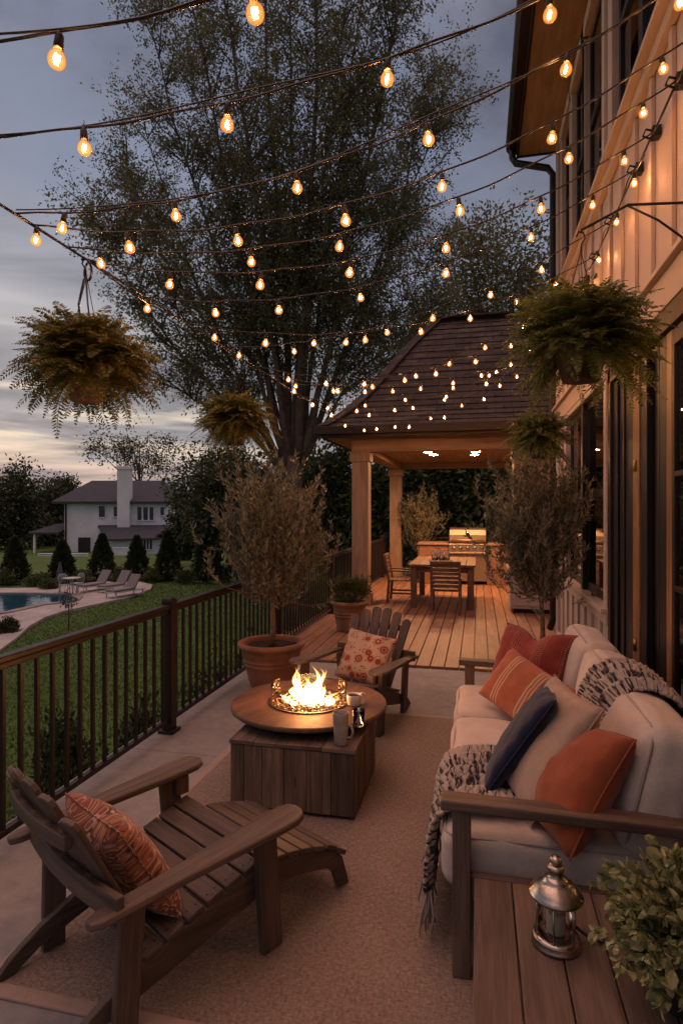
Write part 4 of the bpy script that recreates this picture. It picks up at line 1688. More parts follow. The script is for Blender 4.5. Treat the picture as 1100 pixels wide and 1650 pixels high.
_t.links.new(_oi.outputs['Random'], _mr.inputs[0])
_t.links.new(_mr.outputs[0], _e.inputs[1])
pf = fm.build('filament', M['filament'], recalc=False)
first = [True]


def hang_bulb(parent, loc, rz):
    if first[0]:
        b, s, f = pm, ps, pf
        first[0] = False
    else:
        b, s, f = pm.copy(), ps.copy(), pf.copy()
        for o in (b, s, f):
            C.objects.link(o)
    b.parent = parent
    b.location = loc
    b.rotation_euler = (random.gauss(0, .11), random.gauss(0, .11), rz)
    k_ = random.uniform(.82, .95)
    b.scale = (k_, k_, k_)
    for o in (s, f):
        o.parent = b
        o.location = (0, 0, 0)
    return b


def string(yl, yr, sag, want, label, spacing=.55, start=.12):
    L0 = Vector((LX, yl, LZ))
    R0 = Vector((RXw - .02, yr, RZw + .015))
    fn = lambda f: L0.lerp(R0, f) - Vector((0, 0, 4 * sag * f * (1 - f)))
    t = thing('string_light', label, 'string lights', L0, 0, 'bulb strings across the terrace')
    n = 48
    m = MB()
    m.tube([fn(i / n) - L0 + Vector((0, 0, .004 * math.sin(i * .9))) for i in range(n + 1)], .0040, 6)
    tw = random.uniform(0, 6)
    if yl < 2.15:
        m.tube([fn(i / n) - L0 + Vector((0, .012 * math.sin(i * .33 + tw), .010 + .012 * math.sin(i * .26 + tw))) for i in range(n + 1)], .0030, 5)
    m.build('cord', M['black'], t, recalc=False)
    fs = []
    if want:
        for px_ in want:
            best = min((abs(project(fn(i / 800))[0] - px_), i / 800) for i in range(801) if project(fn(i / 800))[2] > .3)
            if best[0] < 25:
                fs.append(best[1])
        # the run outside the picture carries on at the same spacing
        fs.sort()
        st = (fs[-1] - fs[0]) / max(len(fs) - 1, 1)
        f = fs[-1] + st
        while f < .97:
            fs.append(f)
            f += st
        f = fs[0] - st
        while f > .03:
            fs.append(f)
            f -= st
    else:
        L = (R0 - L0).length
        f = start
        while f < .96:
            fs.append(f)
            f += spacing / L * random.uniform(.82, 1.2)
    for f in fs:
        hang_bulb(t, fn(f) - L0 - Vector((0, 0, .006)), random.uniform(0, PI))
    return t


string(1.1, 1.5, .40, [97, 404, 720], 'bulb string nearest the camera across the top left corner')
string(1.6, 2.2, .20, [135, 368, 625, 885], 'second bulb string from the camera, passing right under the house eave')
string(2.1, 2.4, .25, [105, 282, 477, 687, 914, 1090], 'bulb string starting where the left support cable enters the photo')
string(2.2, 2.8, .30, [60, 205, 380, 555, 712, 891, 1065], 'bulb string crossing just above the left fern basket knot')
string(2.42, 3.1, .29, [160, 405, 548, 738, 917, 1035], 'bulb string starting by the knot that holds the left fern basket')
string(2.6, 3.5, .30, [275, 422, 567, 718, 870, 1005], 'bulb string ending at the house bracket beside the upper right fern, higher one')
string(3.1, 3.85, .27, [240, 345, 449, 579, 720, 856, 955], 'bulb string ending at the bracket above the right hand fern crown')
far = [(3.6, 5.1, .28), (4.2, 4.5, .22), (4.8, 6.2, .34), (5.5, 5.6, .30), (6.2, 7.2, .38), (7.0, 6.7, .33), (7.8, 7.5, .42), (5.1, 7.35, .30), (6.6, 7.45, .20), (8.5, 7.55, .30)]
lb = ['eighth bulb string back, sloping up behind the right hand fern', 'ninth bulb string back, low in front of the tall tree stems', 'tenth bulb string back, before the tall tree and pavilion roof tip',
      'eleventh bulb string back, crossing the upper pavilion roof', 'twelfth bulb string back, crossing the middle of the pavilion roof', 'second farthest bulb string, before the lower pavilion roof', 'farthest sagging bulb string, just above the pavilion eave',
      'bulb string slanting from the tree stems to the far house corner across other strings', 'flatter bulb string slanting to the far house corner over the pavilion roof', 'bulb string ending nearest the far house corner before the pavilion eave']
for (a, b, s_), l_ in zip(far, lb):
    string(a, b, s_, None, l_, .37 if a < 6 else .50, random.uniform(.03, .10))
# bulbs hung from the wall cable
t = thing('string_light', 'short string of small bulbs looped along the house wall brackets', 'string lights', (WX - .06, 3.0, RZw), 0, 'bulb strings across the terrace')
m = MB()
m.tube([(-.02, y_ - 3.0, -.03 - .07 * abs(math.sin((y_ - 3.85) * 4.5))) for y_ in np.linspace(3.5, 7.2, 60)], .0045, 6)
m.build('cord', M['black'], t, recalc=False)
for y_ in (3.72, 4.15, 4.78, 5.42, 6.0):
    hang_bulb(t, (-.02, y_ - 3.0, -.035 - .07 * abs(math.sin((y_ - 3.85) * 4.5))), .4)
# ------------------------------------------------------------------ rug
def weave():
    t = NT('woven_rug')
    co = t.coord('Object')
    wa = t.noise(t.coord('Object', (48, 120, 1)), 1.0, 2, .5)
    wb = t.noise(t.coord('Object', (120, 42, 1), (0, 0, .03)), 1.0, 2, .5)
    n = t.noise(co, 2.0, 4, .6)
    n2 = t.noise(co, 70, 4, .7)
    h = t.math('ADD', t.math('MULTIPLY', t.math('ADD', wa.outputs[0], wb.outputs[0]), .6), t.math('MULTIPLY', n2.outputs[0], .6))
    f = t.math('ADD', t.math('MULTIPLY', h, .42), t.math('MULTIPLY', n.outputs[0], .14))
    col = t.ramp(f, [(.36, (.185, .130, .095)), (.64, (.46, .345, .262))])
    return t.done(t.bsdf(col, .95, 0, .1, h, .9, .008))


M['rug'] = weave()
M['rugedge'] = fabric('rug_binding', (.37, .255, .185), weave=200, bstr=.5)
rx0, rx1, ry0, ry1 = -1.63, .62, 1.66, 4.66
rug = thing('rug', 'large tan woven rug with a flat border under the seating', 'rug', ((rx0 + rx1) / 2, (ry0 + ry1) / 2, 0))
m = MB()
m.bb(rx0 + .05, rx1 - .05, ry0 + .05, ry1 - .05, .002, .011)
m.build('field', M['rug'], rug, .003, world=True)
m = MB()
m.bb(rx0, rx0 + .052, ry0, ry1, .001, .013)
m.bb(rx1 - .052, rx1, ry0, ry1, .001, .013)
m.bb(rx0 + .053, rx1 - .053, ry0, ry0 + .052, .001, .0128)
m.bb(rx0 + .053, rx1 - .053, ry1 - .052, ry1, .001, .0128)
m.build('border', M['rugedge'], rug, .004, world=True)
RUG = .012


# ------------------------------------------------------------------ low slatted armchairs
def armchair(name, label, loc, rz, footrest):
    t = thing(name, label, 'armchair', loc, rz, 'low slatted wooden armchairs')
    W = M['chair']
    for sx in (-1, 1):
        m = MB()
        m.bar((sx * .315, .035, 0), (sx * .322, .0, .435), .034, .088, (0, 1, 0))
        m.build('leg', W, t, .006)
        m = MB()
        m.bar((sx * .268, -.50, 0), (sx * .292, -.485, .405), .030, .080, (0, 1, 0))
        m.build('leg', W, t, .006)
        # side rail running back to the floor
        poly = [(.065, .318), (-.12, .270), (-.30, .214), (-.44, .165), (-.56, .115), (-.66, .055), (-.715, .0), (-.645, .0), (-.56, .045), (-.44, .078), (-.30, .112), (-.12, .160), (.065, .206)]
        a = Vector((sx * .282, .065, 0))
        b = Vector((sx * .232, -.72, 0))
        e = (a - b).normalized()
        o = a - e * .065
        Mt = Matrix(((e.x, 0, 1, o.x - .014), (e.y, 0, 0, o.y), (0, 1, 0, 0), (0, 0, 0, 1)))
        m = MB()
        m.prism(poly, Mt, .028)
        m.build('side_rail', W, t, .005)
        # arm: broad rounded front, narrowing to the back
        pl = [(.262, .06), (.266, .115), (.284, .148), (.315, .162), (.350, .158), (.380, .138), (.394, .10), (.394, .04), (.380, -.12), (.362, -.35), (.350, -.60), (.332, -.635), (.300, -.635), (.288, -.60), (.284, -.40), (.270, -.15)]
        pl = [(sx * x_, y_) for x_, y_ in pl]
        if sx < 0:
            pl = pl[::-1]
        tilt = Matrix.Translation((0, 0, .437)) @ Matrix.Rotation(R(3.2), 4, 'X')
        m = MB()
        m.prism(pl, tilt, .028, (0, 1, 0))
        m.build('armrest', W, t, .009, seg=3)
        m = MB()
        m.box((sx * .29, .045, .395), (.022, .06, .075))
        m.build('arm_bracket', W, t, .004)
    # seat slats
    zt = lambda y_: .319 + (y_ - .065) * .268 if y_ > -.2 else .248 + (y_ + .2) * .345
    for i in range(7):
        y_ = .042 - i * .0735
        hw = .298 - (.065 - y_) * .065
        z_ = zt(y_)
        m = MB()
        m.box((0, y_, z_ + .013), (2 * hw, .066, .020), Matrix.Rotation(math.atan(.28), 3, 'X'), (1, 0, 0))
        so_ = m.build('seat_slat', W, t, .004)
        for sx in (-1, 1):
            for dy_ in (-.016, .016):
                m = MB()
                m.lathe([(0, 0), (.0042, 0), (.0038, .0012), (0, .0012)], 8, (sx * (hw - .03), y_ + dy_, z_ + .0232 + dy_ * .28))
                m.build('screw', M['black'], so_)
    m = MB()
    m.box((0, .076, .268), (.53, .024, .088))
    m.build('front_apron', W, t, .004)
    # back: six fanned slats on a gentle arc with two cross bars behind
    n = 6
    for i in range(n):
        f = (i - (n - 1) / 2) / ((n - 1) / 2)
        arc = .040 * f * f
        p0 = Vector((f * .170, -.392 + arc * .6, .155))
        p1 = Vector((f * .236, -.700 + arc, .770 - .075 * f * f))
        d = (p1 - p0).normalized()
        nrm = Vector((-f * .25, .88, .44))
        nrm = (nrm - d * nrm.dot(d)).normalized()
        s = d.cross(nrm)
        w0, w1 = .030, .0405
        L = (p1 - p0).length
        Mt = Matrix((d, s, nrm)).transposed().to_4x4()
        Mt.translation = p0 - nrm * .009
        top = [(L - .028, w1), (L - .008, w1 * .75), (L, w1 * .3), (L, -w1 * .3), (L - .008, -w1 * .75), (L - .028, -w1)]
        m = MB()
        m.prism([(0, -w0), (0, w0)] + top, Mt, .018)
        m.build('back_slat', W, t, .004)
    for (yc, zc_, hw, hh, dep, nm) in ((-.565, .395, .345, .075, .050, 'back_support'), (-.655, .598, .225, .045, .035, 'back_crossbar')):
        pl = []
        for i in range(13):
            x_ = -hw + 2 * hw * i / 12
            pl.append((x_, yc + dep * (x_ / hw) ** 2 * .6))
        pl += [(x_, y_ - .026) for x_, y_ in pl[::-1]]
        m = MB()
        m.prism(pl, Matrix.Translation((0, 0, zc_)) , hh)
        m.build(nm, W, t, .004)
    if footrest:
        for sx in (-1, 1):
            poly = [(.09, .268), (.20, .250), (.34, .208), (.43, .170), (.475, .125), (.515, .0), (.455, .0), (.425, .075), (.385, .110), (.30, .135), (.20, .160), (.09, .176)]
            Mt = Matrix(((0, 0, 1, sx * .245 - .014), (1, 0, 0, 0), (0, 1, 0, 0), (0, 0, 0, 1)))
            m = MB()
            m.prism(poly, Mt, .028)
            m.build('footrest_rail', W, t, .005)
        tp = [(.115, .262), (.185, .250), (.255, .233), (.325, .211), (.395, .186), (.452, .148)]
        for i, (y_, z_) in enumerate(tp):
            a = tp[max(i - 1, 0)]
            b = tp[min(i + 1, len(tp) - 1)]
            m = MB()
            m.box((0, y_, z_ + .012), (.55, .062, .020), Matrix.Rotation(math.atan2(b[1] - a[1], b[0] - a[0]), 3, 'X'), (1, 0, 0))
            m.build('footrest_slat', W, t, .004)
    return t


RZ1 = R(-30.5)
armchair('adirondack_armchair', 'dark wooden slatted armchair with built-on footrest, nearest, seen from behind', (-1.02, 2.19, RUG), RZ1, True)
RZ2 = R(164)
armchair('adirondack_armchair', 'dark wooden slatted armchair on the far side of the fire table, facing it', (-.965, 4.28, RUG), RZ2, False)


# ------------------------------------------------------------------ pillows
def pillow_mesh(w_, h_, t_, n=26, pinch=.07, chop=0.0, seed=0, piping=False):
    m = MB()

    def P(u, v, sgn):
        u, v = 2 * u - 1, 2 * v - 1
        x_ = w_ / 2 * u * (1 - pinch * (1 - v * v) * abs(u) ** 1.5)
        y_ = h_ / 2 * v * (1 - pinch * (1 - u * u) * abs(v) ** 1.5)
        k_ = max((1 - u * u) * (1 - v * v), 0) ** .36
        if chop and v > 0:
            y_ -= chop * h_ * v * math.exp(-(u * 3.2) ** 2)
            k_ *= 1 - .35 * v * math.exp(-(u * 4) ** 2)
        q = Vector((u * 2.1 + seed, v * 2.1, sgn + seed))
        wr = mn.noise(q) * .10 + .05 * mn.noise(q * 2.7)
        edge = math.exp(-((1 - max(abs(u), abs(v))) * 7) ** 2)
        ripple = .012 * math.sin((u if abs(v) > abs(u) else v) * 15 + seed) * edge * (1 - edge) * 2
        return Vector((x_, y_, sgn * t_ / 2 * k_ * (1 + wr) + ripple * k_))
    m.grid(n, n, lambda u, v: P(u, v, 1))
    m.grid(n, n, lambda u, v: P(u, v, -1))
    return m


def frame_mat(c, nrm, up):
    """local z = pillow normal, y = up edge direction"""
    nrm = Vector(nrm).normalized()
    up = Vector(up)
    up = (up - nrm * up.dot(nrm)).normalized()
    s = up.cross(nrm)
    Mt = Matrix((s, up, nrm)).transposed().to_4x4()
    Mt.translation = Vector(c)
    return Mt


def pillow(name, label, c, nrm, up, w_, h_, t_, mat, group=None, roll=0.0, chop=0.0, seed=0, extra=None):
    m = pillow_mesh(w_, h_, t_, 30, chop=chop, seed=seed)
    o = m.build(name, mat, None, weld=True)
    o.matrix_world = frame_mat(c, nrm, up) @ Matrix.Rotation(roll, 4, 'Z')
    tag(o, label, 'pillow', group)
    pts = []
    for a, b in ((0, 1), (1, 2), (2, 3), (3, 0)):
        cs = [(-1, -1), (1, -1), (1, 1), (-1, 1)]
        for i in range(16):
            f = i / 16
            u = cs[a][0] + (cs[b][0] - cs[a][0]) * f
            v = cs[a][1] + (cs[b][1] - cs[a][1]) * f
            x_ = w_ / 2 * u * (1 - .07 * (1 - v * v) * abs(u) ** 1.5)
            y_ = h_ / 2 * v * (1 - .07 * (1 - u * u) * abs(v) ** 1.5)
            if chop and v > 0:
                y_ -= chop * h_ * v * math.exp(-(u * 3.2) ** 2)
            pts.append((x_, y_, 0))
    pts.append(pts[0])
    m = MB()
    m.tube(pts, .0035, 6, False)
    m.build('seam', mat, o, recalc=False)
    return o


def paisley(name, ground, a, b, sc_=7.0):
    t = NT(name)
    co = t.coord('UV', (sc_, sc_, 1))
    nz = t.noise(co, .9, 3, .5)
    wv = t.mix(.22, co.outputs[0], nz.outputs[1], 'ADD')
    vo = t.n('ShaderNodeTexVoronoi', {'Vector': wv, 'Scale': 1.0, 'Randomness': .8})
    d = vo.outputs['Distance']
    ring = t.ramp(d, [(.0, b), (.09, a), (.17, ground), (.22, a), (.39, ground), (.44, a), (.47, ground)], 'CONSTANT')
    lf = t.n('ShaderNodeTexVoronoi', {'Vector': wv, 'Scale': 2.7, 'Randomness': 1.0})
    sm = t.ramp(lf.outputs['Distance'], [(.0, (1, 1, 1)), (.24, (0, 0, 0))], 'CONSTANT')
    outer = t.ramp(d, [(.0, (0, 0, 0)), (.5, (1, 1, 1))], 'CONSTANT')
    col = t.mix(t.math('MULTIPLY', sm.outputs[0], outer.outputs[0]), ring, a)
    fz = t.noise(t.coord('Object'), 190, 2, .6)
    return t.done(t.bsdf(col, .9, 0, .2, fz.outputs[0], .3, .002, Sheen_Weight=.2))




def swirl(name):
    t = NT(name)
    co = t.coord('UV', (3.4, 3.4, 1))
    n = t.noise(co, 1.0, 2, .5, 1.4)
    cr, ru, dk, og = (.44, .31, .21), (.22, .055, .028), (.06, .024, .018), (.33, .115, .045)
    col = t.ramp(n.outputs[0], [(0, ru), (.33, cr), (.355, ru), (.41, dk), (.425, og), (.455, cr), (.47, ru), (.515, cr), (.53, og), (.555, ru), (.60, cr), (.615, dk), (.63, ru), (.69, cr), (.71, og)], 'CONSTANT')
    vo = t.n('ShaderNodeTexVoronoi', {'Vector': t.coord('UV', (17, 17, 1)), 'Scale': 1.0})
    dt_ = t.ramp(vo.outputs['Distance'], [(0, (1, 1, 1)), (.16, (0, 0, 0))], 'CONSTANT')
    c2 = t.mix(t.math('MULTIPLY', dt_.outputs[0], .75), col, cr)
    fz = t.noise(t.coord('Object'), 190, 2, .6)
    return t.done(t.bsdf(c2, .9, 0, .2, fz.outputs[0], .3, .002, Sheen_Weight=.2))


M['pais1'] = swirl('rust_paisley_cloth')
M['pais2'] = paisley('red_floral_cloth', (.44, .30, .21), (.24, .040, .022), (.10, .018, .012), 5.2)


def stitched():
    t = NT('red_dotted_cloth')
    co = t.coord('UV', (34, 34, 1))
    vo = t.n('ShaderNodeTexVoronoi', {'Vector': co, 'Scale': 1.0, 'Randomness': .15})
    dots = t.ramp(vo.outputs['Distance'], [(0, (1, 1, 1)), (.23, (1, 1, 1)), (.30, (0, 0, 0))])
    big = t.coord('UV', (1, 1, 1))
    sx_ = t.n('ShaderNodeSeparateXYZ', {0: big})
    lane = t.math('PINGPONG', t.math('ADD', sx_.outputs[0], t.math('MULTIPLY', sx_.outputs[1], .0)), .17)
    lm = t.ramp(t.math('DIVIDE', lane, .17), [(0, (1, 1, 1)), (.42, (1, 1, 1)), (.46, (0, 0, 0))])
    f = t.math('MULTIPLY', dots.outputs[0], lm.outputs[0])
    n = t.noise(t.coord('Object'), 8, 4, .6)
    red = t.ramp(n.outputs[0], [(.3, (.19, .028, .018)), (.7, (.28, .048, .030))])
    col = t.mix(t.math('MULTIPLY', f, .8), red, (.42, .24, .16))
    fz = t.noise(t.coord('Object'), 220, 2, .6)
    return t.done(t.bsdf(col, .9, 0, .2, fz.outputs[0], .3, .002, Sheen_Weight=.2))


def striped():
    t = NT('orange_striped_cloth')
    sx_ = t.n('ShaderNodeSeparateXYZ', {0: t.coord('UV')})
    u = sx_.outputs[0]
    st_ = [(0, 0)]
    for c in (.235, .275, .315, .61, .65, .69):
        st_ += [(c - .009, 1), (c + .009, 0)]
    rp = t.ramp(u, [(p, (v, v, v)) for p, v in st_], 'CONSTANT')
    n = t.noise(t.coord('Object'), 9, 4, .6)
    o_ = t.ramp(n.outputs[0], [(.3, (.34, .088, .036)), (.7, (.45, .135, .060))])
    col = t.mix(t.math('MULTIPLY', rp.outputs[0], .9), o_, (.55, .40, .24))
    fz = t.noise(t.coord('Object'), 220, 2, .6)
    return t.done(t.bsdf(col, .9, 0, .2, fz.outputs[0], .3, .002, Sheen_Weight=.2))


M['reddot'] = stitched()
M['stripe'] = striped()


def in_chair(loc, rz, p):
    return Matrix.Translation(loc) @ Matrix.Rotation(rz, 4, 'Z') @ Vector(p)


def rotz(rz, v):
    return Matrix.Rotation(rz, 3, 'Z') @ Vector(v)


L1 = Vector((-1.02, 2.19, RUG))
pillow('throw_pillow', 'cream pillow with rust paisley pattern leaning in the near armchair', in_chair(L1, RZ1, (.02, -.385, .405)), rotz(RZ1, (.0, .86, .5)), (0, 0, 1), .44, .40, .17, M['pais1'], roll=R(-4), seed=2)
L2 = Vector((-.965, 4.28, RUG))
pillow('throw_pillow', 'cream pillow with red floral rounds in the far armchair', in_chair(L2, RZ2, (-.02, -.34, .43)), rotz(RZ2, (-.05, .88, .46)), (0, 0, 1), .42, .40, .15, M['pais2'], roll=R(-8), seed=5)

# ------------------------------------------------------------------ sofa
SY0, SY1 = 2.06, 4.06
SXF, SXB = -.09, .80
sofa = thing('outdoor_sofa', 'wooden framed outdoor sofa with three oatmeal seat cushions along the house', 'sofa', (SXF, SY0, RUG))
T = M['teak']
for y_ in (SY0 + .035, SY1 - .035):
    for x_, h_ in ((SXF + .035, .565), (SXB - .03, .72)):
        m = MB()
        m.box((x_, y_, RUG + h_ / 2), (.062, .058, h_), None, (0, 0, 1))
        m.build('leg', T, sofa, .005, world=True)
    m = MB()
    m.bar((SXF - .035, y_, RUG + .585), (SXB - .065, y_, RUG + .575), .082, .036)
    m.build('armrest', T, sofa, .007, world=True, seg=3)
    m = MB()
    m.bb(SXF + .067, SXB - .062, y_ - .018, y_ + .018, RUG + .265, RUG + .345)
    m.build('side_rail', T, sofa, .005, world=True)
m = MB()
m.bb(SXF + .012, SXF + .045, SY0 + .065, SY1 - .065, RUG + .165, RUG + .25)
m.build('front_rail', T, sofa, .005, world=True)
m = MB()
for i in range(8):
    y_ = SY0 + .15 + i * (SY1 - SY0 - .3) / 7
    m.bb(SXF + .05, SXB - .07, y_ - .04, y_ + .04, RUG + .225, RUG + .245)
m.build('seat_slat', T, sofa, .004, world=True)
m = MB()
m.bb(SXB - .05, SXB - .012, SY0 + .065, SY1 - .065, RUG + .66, RUG + .735)
m.bb(SXB - .05, SXB - .012, SY0 + .065, SY1 - .065, RUG + .30, RUG + .36)
for i in range(14):
    y_ = SY0 + .16 + i * (SY1 - SY0 - .32) / 13
    m.bb(SXB - .042, SXB - .020, y_ - .022, y_ + .022, RUG + .362, RUG + .658)
m.build('back_frame', T, sofa, .005, world=True)


def cushion(name, parent, c, s, r=.045, puff=.02, rot=None, seed=0.0, nn=22):
    h = Vector(s) / 2
    c = Vector(c)
    m = MB()

    def shape(p):
        u = Vector((p.x / h.x, p.y / h.y, p.z / h.z))
        inner = Vector([max(-(h[i] - r), min(h[i] - r, p[i])) for i in range(3)])
        d = p - inner
        q = inner + (d.normalized() * r if d.length > 1e-9 else Vector())
        for i in range(3):
            j, k_ = (i + 1) % 3, (i + 2) % 3
            q[i] += puff * (h[i] < .15) * u[i] * max(0, (1 - u[j] ** 2) * (1 - u[k_] ** 2)) ** .5
            q[i] += .006 * u[i] * max(0, (1 - u[j] ** 2) * (1 - u[k_] ** 2))
        s1 = mn.noise(q * 6 + Vector((seed, seed * 2, 0))) * .009 + mn.noise(Vector((q.x * 22, q.y * 9, q.z * 9)) + Vector((seed, 0, 3))) * .0040
        if d.length > 1e-9:
            q += d.normalized() * s1
        return c + (rot @ q if rot is not None else q)
    for ax in range(3):
        for sg in (-1, 1):
            def fn(u, v, ax=ax, sg=sg):
                ease = lambda q_: math.sin((q_ - .5) * PI) * .5 + .5
                p = [0, 0, 0]
                p[ax] = sg * h[ax]
                p[(ax + 1) % 3] = (2 * (ease(u) * .5 + u * .5) - 1) * h[(ax + 1) % 3]
                p[(ax + 2) % 3] = (2 * (ease(v) * .5 + v * .5) - 1) * h[(ax + 2) % 3]
                return shape(Vector(p))
            m.grid(nn, nn, fn)
    o = m.build(name, M['cushion'], parent, world=True, weld=True)
    # piping round the two large faces
    thin = min(range(3), key=lambda i: s[i])
    a, b = (thin + 1) % 3, (thin + 2) % 3
    m = MB()
    for sg in (-1, 1):
        pts = []
        k2 = r * .30
        A, B = h[a] - k2, h[b] - k2
        rr = r * 1.1
        for (ca, cb, st_) in ((1, 1, 0), (-1, 1, 1), (-1, -1, 2), (1, -1, 3)):
            for i in range(6):
                an = st_ * PI / 2 + i / 5 * PI / 2
                p = Vector((0, 0, 0))
                p[a] = ca * (A - rr) + rr * math.cos(an)
                p[b] = cb * (B - rr) + rr * math.sin(an)
                p[thin] = sg * (h[thin] - k2 * .9)
                pts.append(c + (rot @ p if rot is not None else p))
        pts.append(pts[0])
        fine = []
        for p, q in zip(pts[:-1], pts[1:]):
            for i in range(4):
                fine.append(p.lerp(q, i / 4))
        fine.append(pts[-1])
        m.tube(fine, .0055, 6, False)
    m.build('piping', M['piping'], o, world=True, recalc=False)
    return o


CL = (SY1 - SY0 - .14) / 3
for i in range(3):
    yc = SY0 + .07 + CL * (i + .5)
    cushion('seat_cushion', sofa, (SXF + .325, yc, RUG + .352), (.735, CL - .008, .195), .05, .014, seed=i * 3.3)
RB = Matrix.Rotation(R(13), 3, 'Y')
for i in range(3):
    yc = SY0 + .06 + (CL + .005) * (i + .5)
    cushion('back_cushion', sofa, (.595 + .008 * (i % 2), yc, RUG + .635 + .01 * (i == 2)), (.19, CL - .012, .46), .06, .035, RB, seed=20 + i * 5.1)

# scatter pillows along the sofa
GP = None
pillow('throw_pillow', 'red pillow with pale dotted lanes at the far end of the sofa', (.30, 3.70, RUG + .66), (-.60, -.66, .44), (.12, .0, 1), .50, .46, .21, M['reddot'], chop=.13, seed=1, roll=R(6))
pillow('throw_pillow', 'small orange oblong pillow with cream stripes leaning on the red one', (.25, 3.36, RUG + .60), (-.56, -.60, .55), (.1, .1, 1), .52, .32, .18, M['stripe'], seed=3, roll=R(-16))
pillow('throw_pillow', 'navy blue pillow leaning before the sand beige one on the sofa', (.180, 2.575, RUG + .668), (-.82, .14, .55), (.1, .1, 1), .44, .47, .115, M['navy'], seed=4, roll=R(-4))
pillow('throw_pillow', 'sand beige pillow between the navy and rust pillows', (.250, 2.46, RUG + .675), (-.82, -.20, .54), (.1, .1, 1), .46, .48, .14, M['sand'], seed=6, roll=R(-4))
pillow('throw_pillow', 'large rust orange pillow at the near end of the sofa', (.325, 2.30, RUG + .628), (-.80, -.22, .54), (.05, .0, 1), .45, .44, .20, M['rust'], seed=8, roll=R(6), chop=.05)


# ------------------------------------------------------------------ chunky throws
def knit():
    t = NT('chunky_marled_knit')
    co = t.coord('UV', (80, 4.5, 1))
    n = t.noise(co, .8, 2, .6, .5)
    n3 = t.noise(t.coord('UV', (2.5, 3.5, 1)), 1.0, 2, .5)
    f = t.math('ADD', t.math('MULTIPLY', n.outputs[0], .75), t.math('MULTIPLY', n3.outputs[0], .25))
    col = t.ramp(f, [(.0, (.018, .015, .014)), (.455, (.024, .019, .018)), (.49, (.43, .335, .26)), (1, (.58, .46, .37))])
    fz = t.noise(t.coord('UV', (260, 260, 1)), 1.0, 2, .6)
    return t.done(t.bsdf(col, .95, 0, .1, fz.outputs[0], .5, .003, Sheen_Weight=.3))


M['knit'] = knit()
M['fringe'] = leafmat('throw_fringe', (.16, .13, .11), (.45, .37, .30), .9, .1)


def throw(name, label, path, y0, y1, skew=0.0, nu=150, nv=150, folds=5, fring=True, seed=0):
    """a knitted cloth laid along a path of (x,z) points, between y0 and y1"""
    pth = [Vector((a, 0, b)) for a, b in path]
    seg = [0]
    for p, q in zip(pth[:-1], pth[1:]):
        seg.append(seg[-1] + (q - p).length)
    Lt = seg[-1]

    def at_s(s):
        s = max(0, min(Lt, s))
        for i in range(len(pth) - 1):
            if s <= seg[i + 1] + 1e-9:
                f = (s - seg[i]) / (seg[i + 1] - seg[i])
                return pth[i].lerp(pth[i + 1], f), (pth[i + 1] - pth[i]).normalized()
    def nrm_s(s):
        a, b = at_s(s - .03)[0], at_s(s + .03)[0]
        d = (b - a).normalized()
        nn = Vector((d.z, 0, -d.x))
        return -nn if flip else nn
    a, b = at_s(Lt * .4)[0], at_s(Lt * .45)[0]
    d = b - a
    flip = Vector((d.z, 0, -d.x)).z < 0

    def P(u, v):
        s = u * Lt
        p, d = at_s(s)
        nn = nrm_s(s)
        wob = .035 * mn.noise(Vector((s * 5, seed, v * 2)))
        y_ = y0 + (y1 - y0) * v + skew * u + wob
        fold = .5 + .5 * math.sin(v * folds * 2 * PI + 1.6 * mn.noise(Vector((s * 4 + seed, v * 3, 1))) + seed)
        h_ = .012 + .026 * fold * (.6 + .8 * abs(mn.noise(Vector((v * 4, s * 3, seed)))))
        yy, ss = v * (y1 - y0), s
        k_ = math.sin(ss * 2 * PI / .024 + 1.3 * math.sin(yy * 2 * PI / .045) + 2 * mn.noise(Vector((yy * 9, ss * 5, seed)))) * .7 + math.sin(yy * 2 * PI / .03 + ss * 90) * .3
        h_ += .0055 * k_
        q = Vector((p.x, y_, p.z)) + nn * h_
        return q
    m = MB()
    m.grid(nu, nv, P)
    # a thin underside closes the cloth
    o = m.build(name, M['knit'], None, recalc=False)
    sd = o.modifiers.new('thick', 'SOLIDIFY')
    sd.thickness = .010
    sd.offset = -1
    tag(o, label, 'throw')
    if fring:
        m = MB()
        for i in range(90):
            v = (i + .5) / 90
            p = P(1.0, v)
            ln = random.uniform(.11, .17)
            q = p + Vector((random.gauss(-.008, .008), random.gauss(0, .012), -ln * .5))
            r_ = q + Vector((random.gauss(0, .012), random.gauss(0, .014), -ln * .5))
            r_.z = max(r_.z, .03)
            m.tube([p, q, r_], [.0045, .0040, .0025], 5)
        m.build('fringe', M['fringe'], o, recalc=False)
    return o


throw('knit_throw', 'black and cream chunky knit throw hanging over the front of the sofa seat', [(.36, .475), (.2, .482), (.0, .482), (-.075, .476), (-.118, .452), (-.138, .40), (-.148, .30), (-.156, .20)], 2.27, 2.86, skew=-.09, folds=5, seed=1.3)
throw('knit_throw', 'black and cream chunky knit throw laid over the sofa back', [(.435, .56), (.468, .66), (.500, .76), (.535, .838), (.60, .885), (.67, .888), (.735, .86), (.79, .80), (.825, .70), (.835, .6)], 2.62, 3.08, skew=-.14, folds=4, fring=False, seed=4.1)

